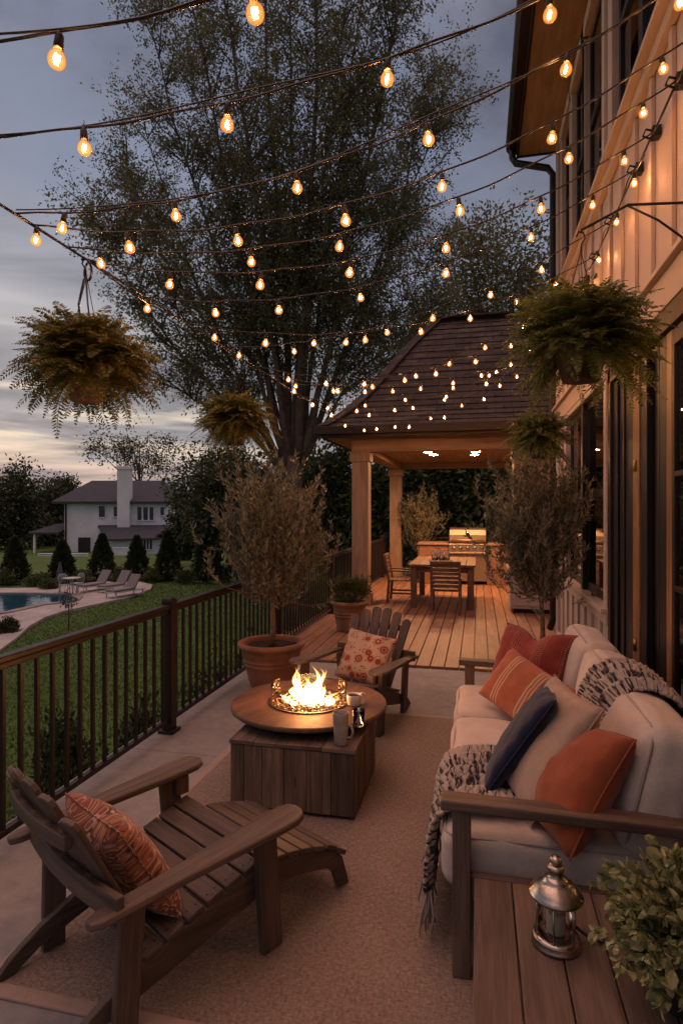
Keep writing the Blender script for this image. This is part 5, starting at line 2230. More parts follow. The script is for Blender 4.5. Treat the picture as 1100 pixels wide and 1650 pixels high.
# ------------------------------------------------------------------ side table and what stands on it
tx0, tx1, ty0, ty1 = -.012, .80, 1.415, 1.985
TZ = .41
tb = thing('plank_table', 'low plank topped wooden table in the near right corner', 'table', ((tx0 + tx1) / 2, (ty0 + ty1) / 2, 0))
x_ = tx0
m = MB()
while x_ < tx1 - .02:
    m.bb(x_, min(x_ + .1135, tx1), ty0 + random.uniform(-.002, .002), ty1, TZ - .032, TZ + random.uniform(-.0008, .0004), (0, 1, 0))
    x_ += .1175
m.build('tabletop', M['table'], tb, .003, world=True)
m = MB()
m.bb(tx0 + .03, tx1 - .03, ty0 + .035, ty0 + .06, TZ - .11, TZ - .033, (1, 0, 0))
m.bb(tx0 + .03, tx1 - .03, ty1 - .06, ty1 - .035, TZ - .11, TZ - .033, (1, 0, 0))
m.bb(tx0 + .03, tx0 + .055, ty0 + .061, ty1 - .061, TZ - .11, TZ - .033, (0, 1, 0))
m.bb(tx1 - .055, tx1 - .03, ty0 + .061, ty1 - .061, TZ - .11, TZ - .033, (0, 1, 0))
m.build('apron', M['table'], tb, .003, world=True)
for a in (tx0 + .05, tx1 - .05):
    for b in (ty0 + .06, ty1 - .06):
        m = MB()
        m.box((a, b, (RUG + TZ - .034) / 2), (.062, .062, TZ - .034 - RUG), None, (0, 0, 1))
        m.build('leg', M['table'], tb, .004, world=True)

p = at(895, 1520, TZ)
ln = thing('lantern', 'small pewter lantern with domed lid and glass sides on the plank table', 'lantern', (p.x, p.y, TZ + .001))
m = MB()
m.lathe([(0, 0), (.062, 0), (.066, .004), (.066, .010), (.0615, .015), (.063, .020), (.060, .026), (.052, .030), (0, .031)], 40)
m.build('base', M['pewter'], ln)
m = MB()
m.lathe([(.0495, .032), (.0495, .128)], 40)
m.build('glass', M['clear'], ln)
for i in range(6):
    a = i * PI / 3 + .3
    m = MB()
    m.tube([(.0535 * math.cos(a), .0535 * math.sin(a), .026), (.0535 * math.cos(a), .0535 * math.sin(a), .132)], .0028, 8)
    m.build('bar', M['pewter'], ln)
m = MB()
m.lathe([(.0, .127), (.062, .128), (.070, .131), (.072, .135), (.0705, .139), (.066, .143), (.061, .150), (.052, .160), (.041, .168), (.034, .172), (.033, .176), (.026, .182), (.020, .185), (.019, .200), (.022, .202), (.022, .209), (.018, .213), (.015, .215), (0, .216)], 44)
m.build('lid', M['pewter'], ln)
m = MB()
m.lathe([(0, .214), (.010, .215), (.0155, .222), (.016, .229), (.012, .236), (0, .239)], 24)
m.build('finial', M['pewter'], ln)
m = MB()
m.lathe([(0, .032), (.024, .032), (.025, .036), (.025, .083), (.020, .086), (0, .084)], 24)
m.build('candle', plain('candle_wax', (.42, .33, .24), .6, .1, 20), ln)
m = MB()
a0 = Vector((p.x + .055, p.y + .03, TZ + .034))
pts = [a0, a0 + Vector((.03, -.005, -.018)), a0 + Vector((.07, -.012, -.028)), a0 + Vector((.12, -.008, -.028)), a0 + Vector((.18, .03, -.028)), a0 + Vector((.30, .08, -.028))]
m.tube(pts, .0045, 8)
tag(m.build('power_cord', M['black'], recalc=False), 'black cord running from the lantern into the leafy plant', 'cord')


# ------------------------------------------------------------------ pots and plants
def pot(parent, r0, r1, h, mat, rim=.05, rimw=.025, band=True):
    m = MB()
    pf_ = [(0, 0), (r0, 0), (r0 + .008, .01)]
    hb_ = h - rim
    for i in range(1, 9):
        f = i / 9
        rr = r0 + (r1 - r0) * (f ** .85)
        z_ = hb_ * f
        pf_.append((rr, z_))
        if band and i in (5, 6):
            pf_ += [(rr + .007, z_ + .006), (rr + .007, z_ + .014), (rr + .001, z_ + .020)]
    pf_ += [(r1, hb_), (r1 + rimw, hb_ + .006), (r1 + rimw + .006, hb_ + rim * .5), (r1 + rimw, h - .006), (r1 + rimw - .012, h), (r1 - .012, h), (r1 - .022, h - .02), (r1 - .03, h - .05)]
    m.lathe(pf_, 56)
    o = m.build('pot', mat, parent)
    m = MB()
    m.grid(24, 24, lambda u, v: Vector(((r1 - .024) * u * math.cos(v * 2 * PI), (r1 - .024) * u * math.sin(v * 2 * PI), h - .045 + .018 * mn.noise(Vector((u * 5 * math.cos(v * 2 * PI), u * 5 * math.sin(v * 2 * PI), h))))), True)
    m.build('soil', M['soil'], parent)
    return o


def olive(label, loc, pot_args, potmat, trunk_h, cen, rad, shoots, per, leaf=.05, lean=(0, 0), trunk_r=.024, bias=(0, 0)):
    t = thing('potted_olive', label, 'potted tree', loc)
    r0, r1, h = pot_args
    pot(t, r0, r1, h, potmat)
    m = MB()
    tz = trunk_h
    top = Vector((lean[0], lean[1], tz))
    m.tube([(0, 0, h - .06), (lean[0] * .2 + .012, lean[1] * .2, h + (tz - h) * .3), (lean[0] * .6 - .008, lean[1] * .6, h + (tz - h) * .7), top], [trunk_r * 1.25, trunk_r, trunk_r * .9, trunk_r * .75], 10)
    c = np.array(cen)
    rd = np.array(rad)
    PO, PD, PL = [], [], []
    for i in range(shoots):
        d = rdir(1)[0]
        d[2] = d[2] * .95 + .08
        e = c + d / np.linalg.norm(d) * rd * (rng.uniform(.45, 1.0) ** .6) * (1 + .24 * rng.normal())
        e = e + np.array([bias[0], bias[1], 0]) * max(0, rng.normal()) * .3
        # shoots climb, leaning outwards the farther they stand from the axis
        out = np.array([(e[0] - c[0]) / rd[0], (e[1] - c[1]) / rd[1], 0])
        ln_ = rng.uniform(.18, .42)
        dv0 = unit(np.array([[out[0] * .75 + rng.normal() * .22, out[1] * .75 + rng.normal() * .22, .85 + rng.normal() * .15]]))[0]
        s = e - dv0 * ln_
        s[2] = max(s[2], tz - .12)
        mid = (s + e) / 2 + np.array([out[0] * .03, out[1] * .03, -.01])
        q = [Vector(s), Vector(mid), Vector(e), Vector(e) + Vector((rng.normal() * .03, rng.normal() * .03, rng.uniform(.04, .16)))]
        if i % 3 == 0:
            m.tube([top, top.lerp(q[0], .6) - Vector((0, 0, .03)), q[0], q[1], q[2]], [trunk_r * .36, .0050, .0034, .0024, .0012], 4, False)
        elif i % 3 == 1:
            m.tube(q, [.0036, .0028, .002, .001], 4, False)
        for a, b, fr in ((q[0], q[1], .25), (q[1], q[2], .42), (q[2], q[3], .33)):
            n = int(per * fr)
            f = rng.random(n)[:, None]
            PO.append(np.array(a) * (1 - f) + np.array(b) * f)
            dv = np.array((b - a).normalized())
            PD.append(np.repeat(dv[None], n, 0))
    m.build('trunk', M['olivebark'], t, recalc=False)
    PO = np.concatenate(PO)
    PD = np.concatenate(PD)
    n = len(PO)
    side = unit(np.cross(PD, rdir(n)))
    D = PD * rng.uniform(.55, 1.2, n)[:, None] + side * .62
    quads_mesh('crown', leaves(PO, D, leaf * rng.uniform(.6, 1.25, n), leaf * rng.uniform(.19, .32, n)), M['leaf_olive'], t)
    return t


olive('olive tree in a big banded terracotta pot beside the railing', (-1.83, 5.18, 0), (.185, .275, .40), M['terra'], .84, (.0, 0, 1.43), (.50, .46, .55), 310, 42, .062, (.03, 0))
olive('olive tree in a dark pot between the sofa end and the house', (.545, 5.62, 0), (.15, .185, .34), M['darkpot'], .90, (.0, -.02, 1.44), (.38, .38, .60), 300, 46, .058, (.02, 0), .022, (-.45, -.2))
olive('small olive tree in a pot behind the outdoor kitchen', (-1.35, 13.95, .026), (.16, .21, .36), M['terra2'], .72, (0, 0, 1.36), (.47, .40, .56), 260, 40, .065)

# boxwood
bx = thing('potted_boxwood', 'round boxwood in a weathered terracotta pot by the pavilion post', 'potted shrub', (-1.63, 7.62, .026))
pot(bx, .155, .215, .385, M['terra2'])
Pp, D, _ = clump_cloud((0, 0, .50), (.235, .235, .17), 60, 70, .035, .5)
okk = Pp[:, 2] > .34
Pp, D = Pp[okk], D[okk]
quads_mesh('foliage', leaves(Pp, D + np.array([0, 0, .35]), rng.uniform(.02, .038, len(Pp)), rng.uniform(.011, .018, len(Pp))), M['leaf_box'], bx)
Pp, D = [], []
m = MB()
for i in range(70):
    a = rng.uniform(0, 2 * PI)
    r_ = .2 * math.sqrt(rng.random())
    b = Vector((r_ * math.cos(a), r_ * math.sin(a), .52))
    e = b + Vector((.10 * math.cos(a) * r_ / .2, .10 * math.sin(a) * r_ / .2, rng.uniform(.08, .21)))
    m.tube([(b.x * .3, b.y * .3, .36), b, e], [.004, .003, .001], 4, False)
    f = rng.random(22)[:, None]
    Pp.append(np.array(b) * (1 - f) + np.array(e) * f)
    D.append(np.repeat(np.array((e - b).normalized())[None], 22, 0) + rdir(22) * .7)
m.build('stem', M['olivebark'], bx, recalc=False)
Pp, D = np.concatenate(Pp), np.concatenate(D)
quads_mesh('shoots', leaves(Pp, D, rng.uniform(.02, .036, len(Pp)), rng.uniform(.010, .015, len(Pp))), M['leaf_box'], bx)

# leafy plant on the table
p = Vector((.475, 1.60, TZ))
pl_ = thing('leafy_plant', 'bushy variegated leafy plant at the right end of the plank table', 'plant', (p.x, p.y, TZ + .001))
m = MB()
m.lathe([(0, 0), (.06, 0), (.063, .006), (.078, .09), (.082, .095), (.082, .11), (.076, .112), (.070, .10), (0, .098)], 36)
m.build('pot', M['darkpot'], pl_)
m = MB()
PO, PD = [], []
for i in range(250):
    d = rdir(1)[0]
    d[2] = abs(d[2]) * 1.0 - .30
    d /= np.linalg.norm(d)
    e = np.array([0, 0, .16]) + d * np.array([.195, .205, .18]) * rng.uniform(.55, 1.08)
    if e[2] < .02:
        e[2] = .02 + rng.random() * .02
    s = np.array([rng.normal() * .02, rng.normal() * .02, .10])
    mid = (s + e) / 2 + np.array([0, 0, .035])
    m.tube([Vector(s), Vector(mid), Vector(e)], [.0024, .0019, .0009], 4, False)
    n = 16
    f = (rng.random(n) ** .6)[:, None]
    PO.append((1 - f) ** 2 * s + 2 * f * (1 - f) * mid + f * f * e)
    PD.append(np.repeat((e - mid)[None], n, 0) / np.linalg.norm(e - mid) + rdir(n) * .95)
m.build('stem', plain('green_stem', (.09, .085, .03), .7), pl_, recalc=False)
PO, PD = np.concatenate(PO), unit(np.concatenate(PD))
n = len(PO)


def oval_leaves(P, D, L, W):
    """rounder leaves: two quads folded along the midrib"""
    D = unit(D)
    S = unit(np.cross(D, rdir(len(P))))
    N = np.cross(S, D)
    L = L[:, None]
    W = W[:, None]
    tip = P + D * L - N * L * .10
    cen_ = P + D * L * .5 + N * L * .05
    qs = []
    for sg in (1, -1):
        a1 = P + D * L * .14 + S * W * .30 * sg + N * L * .04
        a2 = P + D * L * .46 + S * W * .50 * sg + N * L * .075
        a3 = P + D * L * .82 + S * W * .33 * sg + N * L * .02
        qs.append(np.stack([P, a1, a2, cen_], 1))
        qs.append(np.stack([cen_, a2, a3, tip], 1))
    return np.concatenate(qs)


V = oval_leaves(PO, PD, rng.uniform(.020, .041, n), rng.uniform(.015, .029, n))
quads_mesh('foliage', V, M['leaf_var'], pl_)


# ------------------------------------------------------------------ hanging ferns
def fern(label, loc, rad, hook_z, n_fr, mat, potmat, pr_=.11, droop=1.0, leaf=.028, cup=True):
    t = thing('hanging_fern', label, 'hanging fern', loc, random.uniform(0, 6), 'ferns in hanging baskets')
    m = MB()
    m.lathe([(0, -.17), (pr_ * .62, -.17), (pr_ * .66, -.165), (pr_ * .95, -.03), (pr_ * 1.05, -.025), (pr_ * 1.07, .0), (pr_ * 1.0, .004), (pr_ * .92, -.02), (0, -.03)], 36)
    m.build('pot', potmat, t)
    m = MB()
    for i in range(3):
        a = i * 2.094
        m.tube([(pr_ * math.cos(a), pr_ * math.sin(a), -.01), (pr_ * .35 * math.cos(a), pr_ * .35 * math.sin(a), hook_z * .55), (0, 0, hook_z - .06)], .0022, 5)
    hk = [(0, 0, hook_z - .07), (0.004, 0, hook_z - .03), (.022, 0, hook_z + .0), (.012, 0, hook_z + .022), (-.012, 0, hook_z + .022), (-.022, 0, hook_z + .0)]
    m.tube(hk, .004, 6)
    m.build('hanger', M['black'], t, recalc=False)
    Q = []
    rach = MB()
    for i in range(n_fr):
        az = rng.uniform(0, 2 * PI)
        el = rng.uniform(.05, 1.5) if i % 5 else rng.uniform(-.5, .2)
        L = rad * rng.uniform(.75, 1.2)
        dr_ = droop * rng.uniform(.55, 1.2)
        ns = 15
        s = np.linspace(0, 1, ns)
        hor = L * (s * math.cos(el) + .30 * s * s * math.sin(max(el, 0)))
        ver = L * (s * math.sin(el) * 1.3 - dr_ * s ** 2.6 * (.45 + .35 * math.sin(max(el, 0))))
        bend = rng.normal() * .25
        ca, sa = np.cos(az + bend * s), np.sin(az + bend * s)
        b0 = rng.uniform(0, pr_ * .5)
        pt = np.stack([(b0 + hor) * ca, (b0 + hor) * sa, ver], 1)
        if i % 2 == 0:
            rach.tube([Vector(q) for q in pt[::2]], [.0017] * 8, 3, False)
        # leaflets both sides
        k_ = 30
        f = (np.arange(k_) + .5) / k_
        idx = f * (ns - 1)
        i0 = np.minimum(idx.astype(int), ns - 2)
        fr = (idx - i0)[:, None]
        pc = pt[i0] * (1 - fr) + pt[i0 + 1] * fr
        tg = unit(pt[i0 + 1] - pt[i0])
        sd = unit(np.cross(tg, np.array([0, 0, 1.0]) + rng.normal(size=3) * .3))
        wl = leaf * 1.9 * np.sin(PI * np.clip(f * .86 + .12, 0, 1)) ** .7 * rng.uniform(.8, 1.15)
        for sg in (-1, 1):
            D = sd * sg + tg * .42 + rng.normal(size=(k_, 3)) * .14 + np.array([0, 0, -.22])
            D = unit(D)
            S_ = unit(tg - D * (tg * D).sum(1, keepdims=True))
            w_ = (L / k_) * .44
            ln_ = wl[:, None]
            Q.append(np.stack([pc - S_ * w_ * .5, pc + D * ln_ * .5 - S_ * w_ * 1.0, pc + D * ln_, pc + D * ln_ * .4 + S_ * w_ * 1.0], 1))
    quads_mesh('foliage', np.concatenate(Q), mat, t)
    rach.build('frond_rib', mat, t, recalc=False)
    return t


def cable_y(px):    # where the left cable passes image column px
    d = F * (-LX) / (CS * (770 - px))
    return (d + LX * SN) / CS


y1 = cable_y(140)
fern('big fern with yellowing fronds hanging at the left edge of the terrace', (LX, y1, 2.29), .285, LZ - 2.29 - .02, 470, M['leaf_fern'], M['terra2'], .115, 1.0, .029)
y2 = cable_y(378)
fern('compact yellow green fern hanging before the tall tree trunk', (LX, y2, 2.27), .265, LZ - 2.27 - .02, 420, M['leaf_fern'], M['darkpot'], .11, .95, .024)
zf3 = zat(552, 2.62)
p3 = atd(935, 2.62, zf3)
fern('big green fern hanging upper right by the house wall', tuple(p3), .275, .46, 480, M['leaf_fern2'], M['darkpot'], .12, .85, .026)
p4 = atd(868, 4.9, zat(705, 4.9))
fern('smaller green fern hanging above the right olive tree', tuple(p4), .25, .9, 260, M['leaf_fern2'], M['darkpot'], .10, .95, .024)
for q, lb in ((p3, 'black wall bracket carrying the big right hand fern'), (p4, 'black wall bracket carrying the smaller right hand fern')):
    h_ = .46 if q is p3 else .9
    t = thing('fern_bracket', lb, 'bracket', (WX - .036, q.y, q.z + h_), 0, 'fern brackets on the house wall')
    m = MB()
    m.box((-.004, 0, 0.0), (.012, .04, .26))
    m.build('plate', M['black'], t, .002)
    m = MB()
    dx_ = q.x - (WX - .036)
    m.tube([(-.01, 0, .10), (dx_ * .6, 0, .12), (dx_, 0, .03)], .006, 8)
    m.tube([(-.01, 0, -.10), (dx_ * .35, 0, .04), (dx_ * .6, 0, .115)], .005, 8)
    m.build('arm', M['black'], t, recalc=False)
# the cord knot tied round the left cable above the first fern
m = MB()
kp = Vector((LX, y1 - .02, LZ))
m.tube([kp + Vector((.03 * math.sin(a) + .004 * a, .004 * a, -.055 + .05 * math.cos(a))) for a in np.linspace(-.4, 7.2, 26)], .006, 6)
m.tube([kp + Vector((0, 0, -.1)), kp + Vector((-.03, 0, -.22)), kp + Vector((-.02, .01, -.36))], .005, 6)
m.tube([kp + Vector((0.01, 0, -.1)), kp + Vector((.02, 0, -.22)), kp + Vector((.035, .0, -.33))], .004, 6)
tag(m.build('cord_loop', M['black'], recalc=False), 'black cord looped and knotted round the cable above the left fern', 'cord')

# ------------------------------------------------------------------ fire table
fx0, fx1, fy0, fy1 = -1.285, -.612, 2.985, 3.62
FZ = .375
DZ = .452
fc = Vector((-.985, 3.46, 0))
ft = thing('fire_table', 'round topped gas fire table burning on a plank clad square base', 'fire table', ((fx0 + fx1) / 2, (fy0 + fy1) / 2, RUG))
m = MB()


def planks(x0, x1, y0, y1, z0, z1, n, horiz):
    ws = [random.uniform(.7, 1.35) for _ in range(n)]
    s = sum(ws)
    a = 0
    for w_ in ws:
        b = a + w_ / s
        dp = random.uniform(-.002, .003)
        if horiz == 'x0':      # face looking -Y
            m.bb(x0 + (x1 - x0) * a + .0012, x0 + (x1 - x0) * b - .0012, y0 - dp, y0 + .02, z0, z1, (0, 0, 1))
        elif horiz == 'x1':
            m.bb(x0 + (x1 - x0) * a + .0012, x0 + (x1 - x0) * b - .0012, y1 - .02, y1 + dp, z0, z1, (0, 0, 1))
        elif horiz == 'y1':
            m.bb(x1 - .02, x1 + dp, y0 + .021 + (y1 - y0 - .042) * a + .0012, y0 + .021 + (y1 - y0 - .042) * b - .0012, z0, z1, (0, 0, 1))
        else:
            m.bb(x0 - dp, x0 + .02, y0 + .021 + (y1 - y0 - .042) * a + .0012, y0 + .021 + (y1 - y0 - .042) * b - .0012, z0, z1, (0, 0, 1))
        a = b


for q in ('x0', 'x1', 'y0', 'y1'):
    planks(fx0, fx1, fy0, fy1, RUG + .018, FZ - .024, 6, q)
m.build('plank_base', M['firebox'], ft, .003, world=True)
m = MB()
ws = np.cumsum([0, .2, .17, .22, .15, .26])
for a, b in zip(ws[:-1], ws[1:]):
    m.bb(fx0 - .006 + (fx1 - fx0 + .012) * a + .001, fx0 - .006 + (fx1 - fx0 + .012) * b - .001, fy0 - .006, fy1 + .006, FZ - .022, FZ + random.uniform(-.001, .001), (0, 1, 0))
m.build('base_top', M['firebox'], ft, .003, world=True)
m = MB()
m.bb(fx0 + .03, fx1 - .03, fy0 + .03, fy1 - .03, RUG + .001, RUG + .05)
m.build('plinth', M['black'], ft, world=True)
m = MB()
m.lathe([(0, FZ + .002), (.36, FZ + .002), (.39, FZ + .03), (.40, DZ - .032), (0, DZ - .0315)], 56, fc)
m.build('pedestal', M['black'], ft, .002, world=True)
DRr = .462
IR = .238
m = MB()


def discring(r0, r1, z0, z1, n=96):
    pr_ = [(r0, z0), (r1 - .012, z0), (r1, z0 + .010), (r1, z1 - .010), (r1 - .003, z1 - .003), (r1 - .009, z1), (r0, z1)]
    return pr_


pr_ = discring(IR, DRr, DZ - .030, DZ)
vs, fs, uvs = [], [], []
nn = 96
for i, (r_, z_) in enumerate(pr_):
    for k_ in range(nn):
        a = 2 * PI * k_ / nn
        vs.append(Vector((fc.x + r_ * math.cos(a), fc.y + r_ * math.sin(a), z_)))
for i in range(len(pr_) - 1):
    for k_ in range(nn):
        k2 = (k_ + 1) % nn
        fs.append((i * nn + k_, i * nn + k2, (i + 1) * nn + k2, (i + 1) * nn + k_))
m.add(vs, fs, (0.3, 1, 0), smooth=False, uvs=[(p.x * .35 + p.y * .94, p.x * .94 - p.y * .35) for p in vs])
m.build('round_top', M['firetop'], ft, world=True)
m = MB()
m.lathe([(IR + .004, DZ + .001), (IR + .004, DZ + .006), (IR - .010, DZ + .006), (IR - .010, DZ - .03), (0, DZ - .031)], 64, fc)
m.build('burner_pan', M['dark'], ft, world=True, recalc=False)
# glass pebbles
m = MB()
pv_, pfc = [], []
for i in range(620):
    a = rng.uniform(0, 2 * PI)
    r_ = (IR - .018) * math.sqrt(rng.random())
    s = rng.uniform(.006, .0125)
    c0 = Vector((fc.x + r_ * math.cos(a), fc.y + r_ * math.sin(a), DZ - .026 + rng.uniform(0, .022)))
    q = Matrix.Rotation(rng.uniform(0, 6), 3, Vector(rdir(1)[0]))
    vs = [c0 + q @ (Vector(v_) * s * rng.uniform(.7, 1.3)) for v_ in ((1, 0, 0), (-1, 0, 0), (0, 1, 0), (0, -1, 0), (0, 0, .8), (0, 0, -.8))]
    m.add(vs, [(0, 2, 4), (2, 1, 4), (1, 3, 4), (3, 0, 4), (2, 0, 5), (1, 2, 5), (3, 1, 5), (0, 3, 5)])
t_ = NT('fire_glass_pebbles')
ge = t_.n('ShaderNodeNewGeometry')
cl_ = t_.ramp(ge.outputs['Random Per Island'], [(0, (.05, .035, .03)), (.5, (.22, .13, .08)), (1, (.5, .36, .25))])
peb = t_.done(t_.bsdf(cl_, .12, .1, .8))
o = m.build('fire_glass', peb, ft, world=True, recalc=False)
o['kind'] = 'stuff'
# wind guard
m = MB()
m.lathe([(IR - .012, DZ + .008), (IR - .012, DZ + .10)], 72, fc)
m.build('wind_guard', M['clear'], ft, world=True, recalc=False)


# flames: tongues of fire rising from the pebbles
def flame_material():
    t = NT('gas_flame')
    sx_ = t.n('ShaderNodeSeparateXYZ', {0: t.coord('UV')})
    h_ = sx_.outputs[1]
    lw = t.n('ShaderNodeLayerWeight', {'Blend': .5})
    fac = lw.outputs['Facing']
    core = t.math('SUBTRACT', 1.0, fac)
    nz = t.noise(t.coord('Object', (22, 22, 9)), 1.0, 3, .6, .6)
    heat = t.math('MULTIPLY', core, t.math('SUBTRACT', 1.25, h_))
    heat = t.math('ADD', heat, t.math('MULTIPLY_ADD', nz.outputs[0], .35, -.17), clamp=True)
    col = t.ramp(heat, [(0, (1, .13, .01)), (.28, (1, .27, .04)), (.55, (1, .50, .14)), (.85, (1, .70, .32))])
    stg = t.ramp(heat, [(0, (.0, .0, .0)), (.2, (.10, .10, .10)), (.5, (.42, .42, .42)), (.9, (1, 1, 1))])
    em = t.n('ShaderNodeEmission', {'Color': col.outputs[0], 'Strength': t.math('MULTIPLY', stg.outputs[0], 1.9)})
    tr = t.n('ShaderNodeBsdfTransparent', {'Color': (1, 1, 1)})
    return t.done(t.n('ShaderNodeAddShader', {0: em, 1: tr}))


M['flame'] = flame_material()
m = MB()
fl = []
for i in range(46):
    a = rng.uniform(0, 2 * PI)
    r_ = .125 * math.sqrt(rng.random())
    cxx = -.05 if i % 2 else .045
    if i < 12:
        fl.append((cxx + rng.normal() * .022, rng.normal() * .025, rng.uniform(.13, .235), rng.uniform(.013, .026)))
    else:
        fl.append((r_ * math.cos(a) * 1.15, r_ * math.sin(a) * .85, rng.uniform(.04, .15) * (1.2 - r_ / .2), rng.uniform(.008, .020)))
for (fx, fy, hgt, wd) in fl:
    ph = rng.uniform(0, 6)
    am = rng.uniform(.012, .04)

    def fn(u, v, fx=fx, fy=fy, hgt=hgt, wd=wd, ph=ph, am=am):
        rr = wd * (math.sin(PI * min(v * .80 + .2, 1)) ** .9) * (1 - v ** 3) * (1 + .30 * math.sin(v * 12 + ph + math.sin(u * 6.28)))
        cx = fx + am * math.sin(v * 5.5 + ph) * v * 1.5 + fx * v * .25
        cy = fy + am * .7 * math.cos(v * 4.5 + ph) * v * 1.5
        an = u * 2 * PI
        return Vector((fc.x + cx + rr * math.cos(an), fc.y + cy + rr * .62 * math.sin(an), DZ - .005 + hgt * v))
    m.grid(13, 16, fn)
fo = m.build('flame', M['flame'], ft, world=True, recalc=False)
M['flame'].cycles.emission_sampling = 'NONE'
pl0 = bpy.data.lights.new('fire_light', 'POINT')
pl0.energy = 6.0
pl0.color = (1.0, .36, .10)
pl0.shadow_soft_size = .09
po = bpy.data.objects.new('fire_light', pl0)
C.objects.link(po)
po.parent = ft
po.location = fc + Vector((0, 0, DZ + .12)) - wloc(ft)

# mugs and glass


def mug(label, loc, r_, h_, mat, liquid, rz=0, waist=False):
    t = thing('mug', label, 'mug', loc, rz)
    m = MB()
    pr_ = [(0, 0), (r_ * .82, 0), (r_ * .88, .004), (r_ * .92, h_ * .3), (r_ * 1.0, h_ * .62), (r_ * .97, h_ * .66), (r_ * 1.02, h_ * .72), (r_ * 1.06, h_ - .004), (r_ * 1.03, h_), (r_ * .96, h_ - .002), (r_ * .92, h_ * .7), (r_ * .85, .01), (0, .009)] if waist else \
          [(0, 0), (r_ * .8, 0), (r_ * .88, .006), (r_ * 1.0, h_ * .5), (r_ * 1.0, h_ - .004), (r_ * .97, h_), (r_ * .90, h_ - .004), (r_ * .88, h_ * .4), (r_ * .7, .01), (0, .008)]
    m.lathe(pr_, 40)
    m.build('body', mat, t)
    m = MB()
    hz_ = h_ * (.42 if waist else .5)
    m.tube([(r_ * .93, 0, hz_ + .032), (r_ * 1.45, 0, hz_ + .030), (r_ * 1.66, 0, hz_), (r_ * 1.45, 0, hz_ - .030), (r_ * .88, 0, hz_ - .032)], .0065, 10)
    m.build('handle', mat, t)
    if liquid:
        m = MB()
        m.lathe([(0, h_ * .86), (r_ * .91, h_ * .86)], 32)
        m.build('coffee', M['coffee'], t, recalc=False)
    return t


mp = at(549, 1199, FZ)
mug('tall stoneware mug with a small handle on the corner of the fire table base', (mp.x, mp.y, FZ + .002), .040, .165, M['ceramic'], True, R(-8), True)
mp = at(570, 1136, DZ)
mug('small white mug of black coffee on the round fire table top', (mp.x, mp.y, DZ + .001), .043, .062, M['white'], True, R(30))
gp_ = at(578, 1172, DZ)
gl = thing('drinking_glass', 'small clear glass at the right rim of the fire table', 'glass', (gp_.x - .005, gp_.y + .02, DZ + .001))
m = MB()
m.lathe([(0, 0), (.026, 0), (.028, .006), (.033, .085), (.031, .085), (.027, .010), (0, .009)], 32)
m.build('bowl', M['clear'], gl)

# ------------------------------------------------------------------ dining set under the pavilion
dt = thing('dining_table', 'weathered wooden dining table on the pavilion deck', 'table', (-.56, 10.32, .026))
TH_ = .70
tx, ty = .52, .82
m = MB()
for i in range(7):
    a = -tx + i * (2 * tx / 7)
    m.bb(a + .002, a + 2 * tx / 7 - .002, -ty, ty, TH_ - .04, TH_, (0, 1, 0))
m.build('tabletop', M['dining'], dt, .004)
m = MB()
m.bb(-tx + .07, tx - .07, -ty + .08, -ty + .105, TH_ - .13, TH_ - .042)
m.bb(-tx + .07, tx - .07, ty - .105, ty - .08, TH_ - .13, TH_ - .042)
m.bb(-tx + .05, -tx + .075, -ty + .106, ty - .106, TH_ - .13, TH_ - .042)
m.bb(tx - .075, tx - .05, -ty + .106, ty - .106, TH_ - .13, TH_ - .042)
m.build('apron', M['dining'], dt, .003)
for a in (-tx + .08, tx - .08):
    for b in (-ty + .09, ty - .09):
        m = MB()
        m.box((a, b, (TH_ - .042) / 2), (.095, .095, TH_ - .042), None, (0, 0, 1))
        m.build('leg', M['dining'], dt, .005)


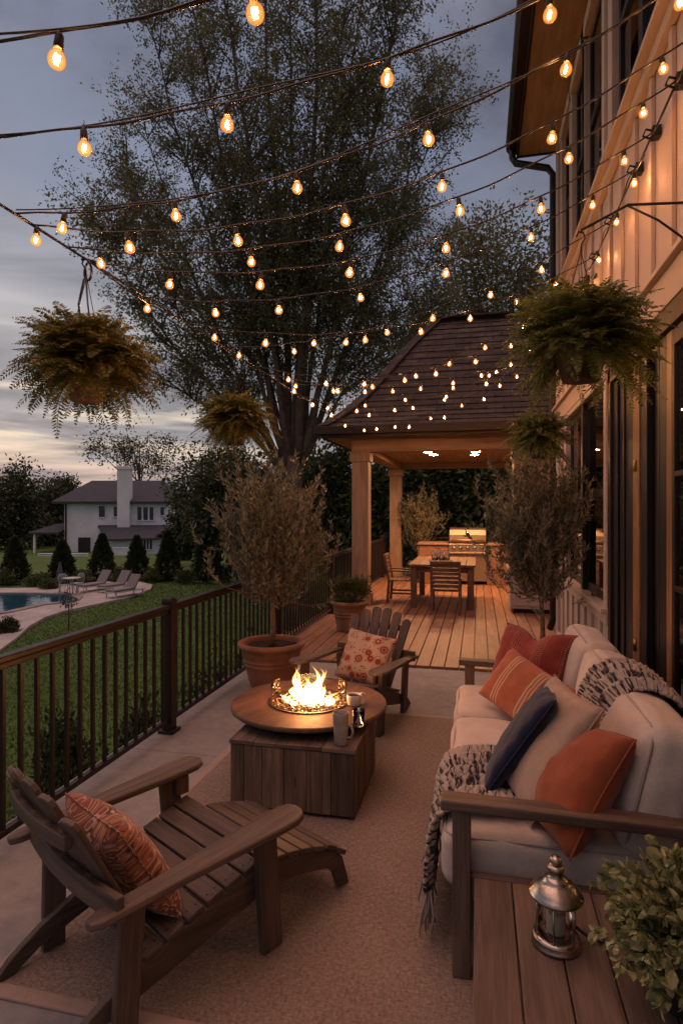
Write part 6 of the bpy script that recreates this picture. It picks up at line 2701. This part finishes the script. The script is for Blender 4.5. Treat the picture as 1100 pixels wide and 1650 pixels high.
def dining_chair():
    t = thing('dining_chair', 'slatted wooden dining chair at the near end of the table, back to the camera', 'chair', (0, 0, .026), 0, 'wooden chairs at the dining table')
    W = M['dining']
    for sx in (-1, 1):
        m = MB()
        m.bar((sx * .24, .24, 0), (sx * .24, .23, .60), .045, .05, (0, 1, 0))
        m.build('leg', W, t, .004)
        m = MB()
        m.bar((sx * .24, -.26, 0), (sx * .24, -.225, .42), .045, .05, (0, 1, 0))
        m.bar((sx * .24, -.226, .415), (sx * .24, -.31, .90), .045, .045, (0, 1, 0))
        m.build('leg', W, t, .004)
        m = MB()
        m.bar((sx * .245, .27, .615), (sx * .245, -.25, .62), .06, .028)
        m.build('armrest', W, t, .006)
        m = MB()
        m.bar((sx * .24, .22, .18), (sx * .24, -.235, .18), .03, .035)
        m.build('stretcher', W, t, .003)
    for i in range(6):
        m = MB()
        m.box((0, .20 - i * .082, .43), (.50, .070, .022), None, (1, 0, 0))
        m.build('seat_slat', W, t, .003)
    for i in range(6):
        z_ = .50 + i * .072
        m = MB()
        m.box((0, -.232 - (z_ - .415) * .172, z_), (.44, .018, .052), Matrix.Rotation(R(-9.8), 3, 'X').inverted(), (1, 0, 0))
        m.build('back_slat', W, t, .003)
    m = MB()
    m.bar((-.262, -.318, .905), (.262, -.318, .905), .05, .055)
    m.build('back_rail', W, t, .006)
    m = MB()
    m.bar((-.215, .235, .365), (.215, .235, .365), .025, .06)
    m.build('front_rail', W, t, .003)
    return t


dc = dining_chair()
dc.location = (-.50, 9.02 + .22, .026)
dc.location = (-.475, 9.26, .026)
dc.scale = (.86, .86, .86)
dup(dc, (-1.27, 10.25, .026), R(-90), 'slatted wooden dining chair on the left side of the table near the pavilion post')
# glass jars on a tray
tr_ = thing('candle_tray', 'cluster of small glass candle jars on a tray on the dining table', 'centrepiece', (-.62, 10.25, TH_ + .027))
m = MB()
m.lathe([(0, 0), (.19, 0), (.20, .012), (.193, .012), (.18, .005), (0, .005)], 32)
m.build('tray', M['pewter'], tr_)
for i, (a, b, r_, h_) in enumerate([(-.09, -.06, .05, .17), (.02, -.09, .045, .14), (.10, -.02, .05, .18), (-.05, .07, .045, .20), (.06, .09, .04, .15)]):
    m = MB()
    m.lathe([(0, .006), (r_ * .9, .006), (r_, .02), (r_, h_ * .75), (r_ * .7, h_ * .9), (r_ * .75, h_), (r_ * .70, h_), (r_ * .64, h_ * .9), (r_ * .94, h_ * .75), (r_ * .94, .02), (0, .012)], 24, (a, b, 0))
    j = m.build('jar', M['clear'], tr_)
    m = MB()
    m.lathe([(0, .014), (r_ * .6, .014), (r_ * .6, .07), (0, .071)], 16, (a, b, 0))
    m.build('candle', bpy.data.materials['candle_wax'], j)
print('objects', len(bpy.data.objects))
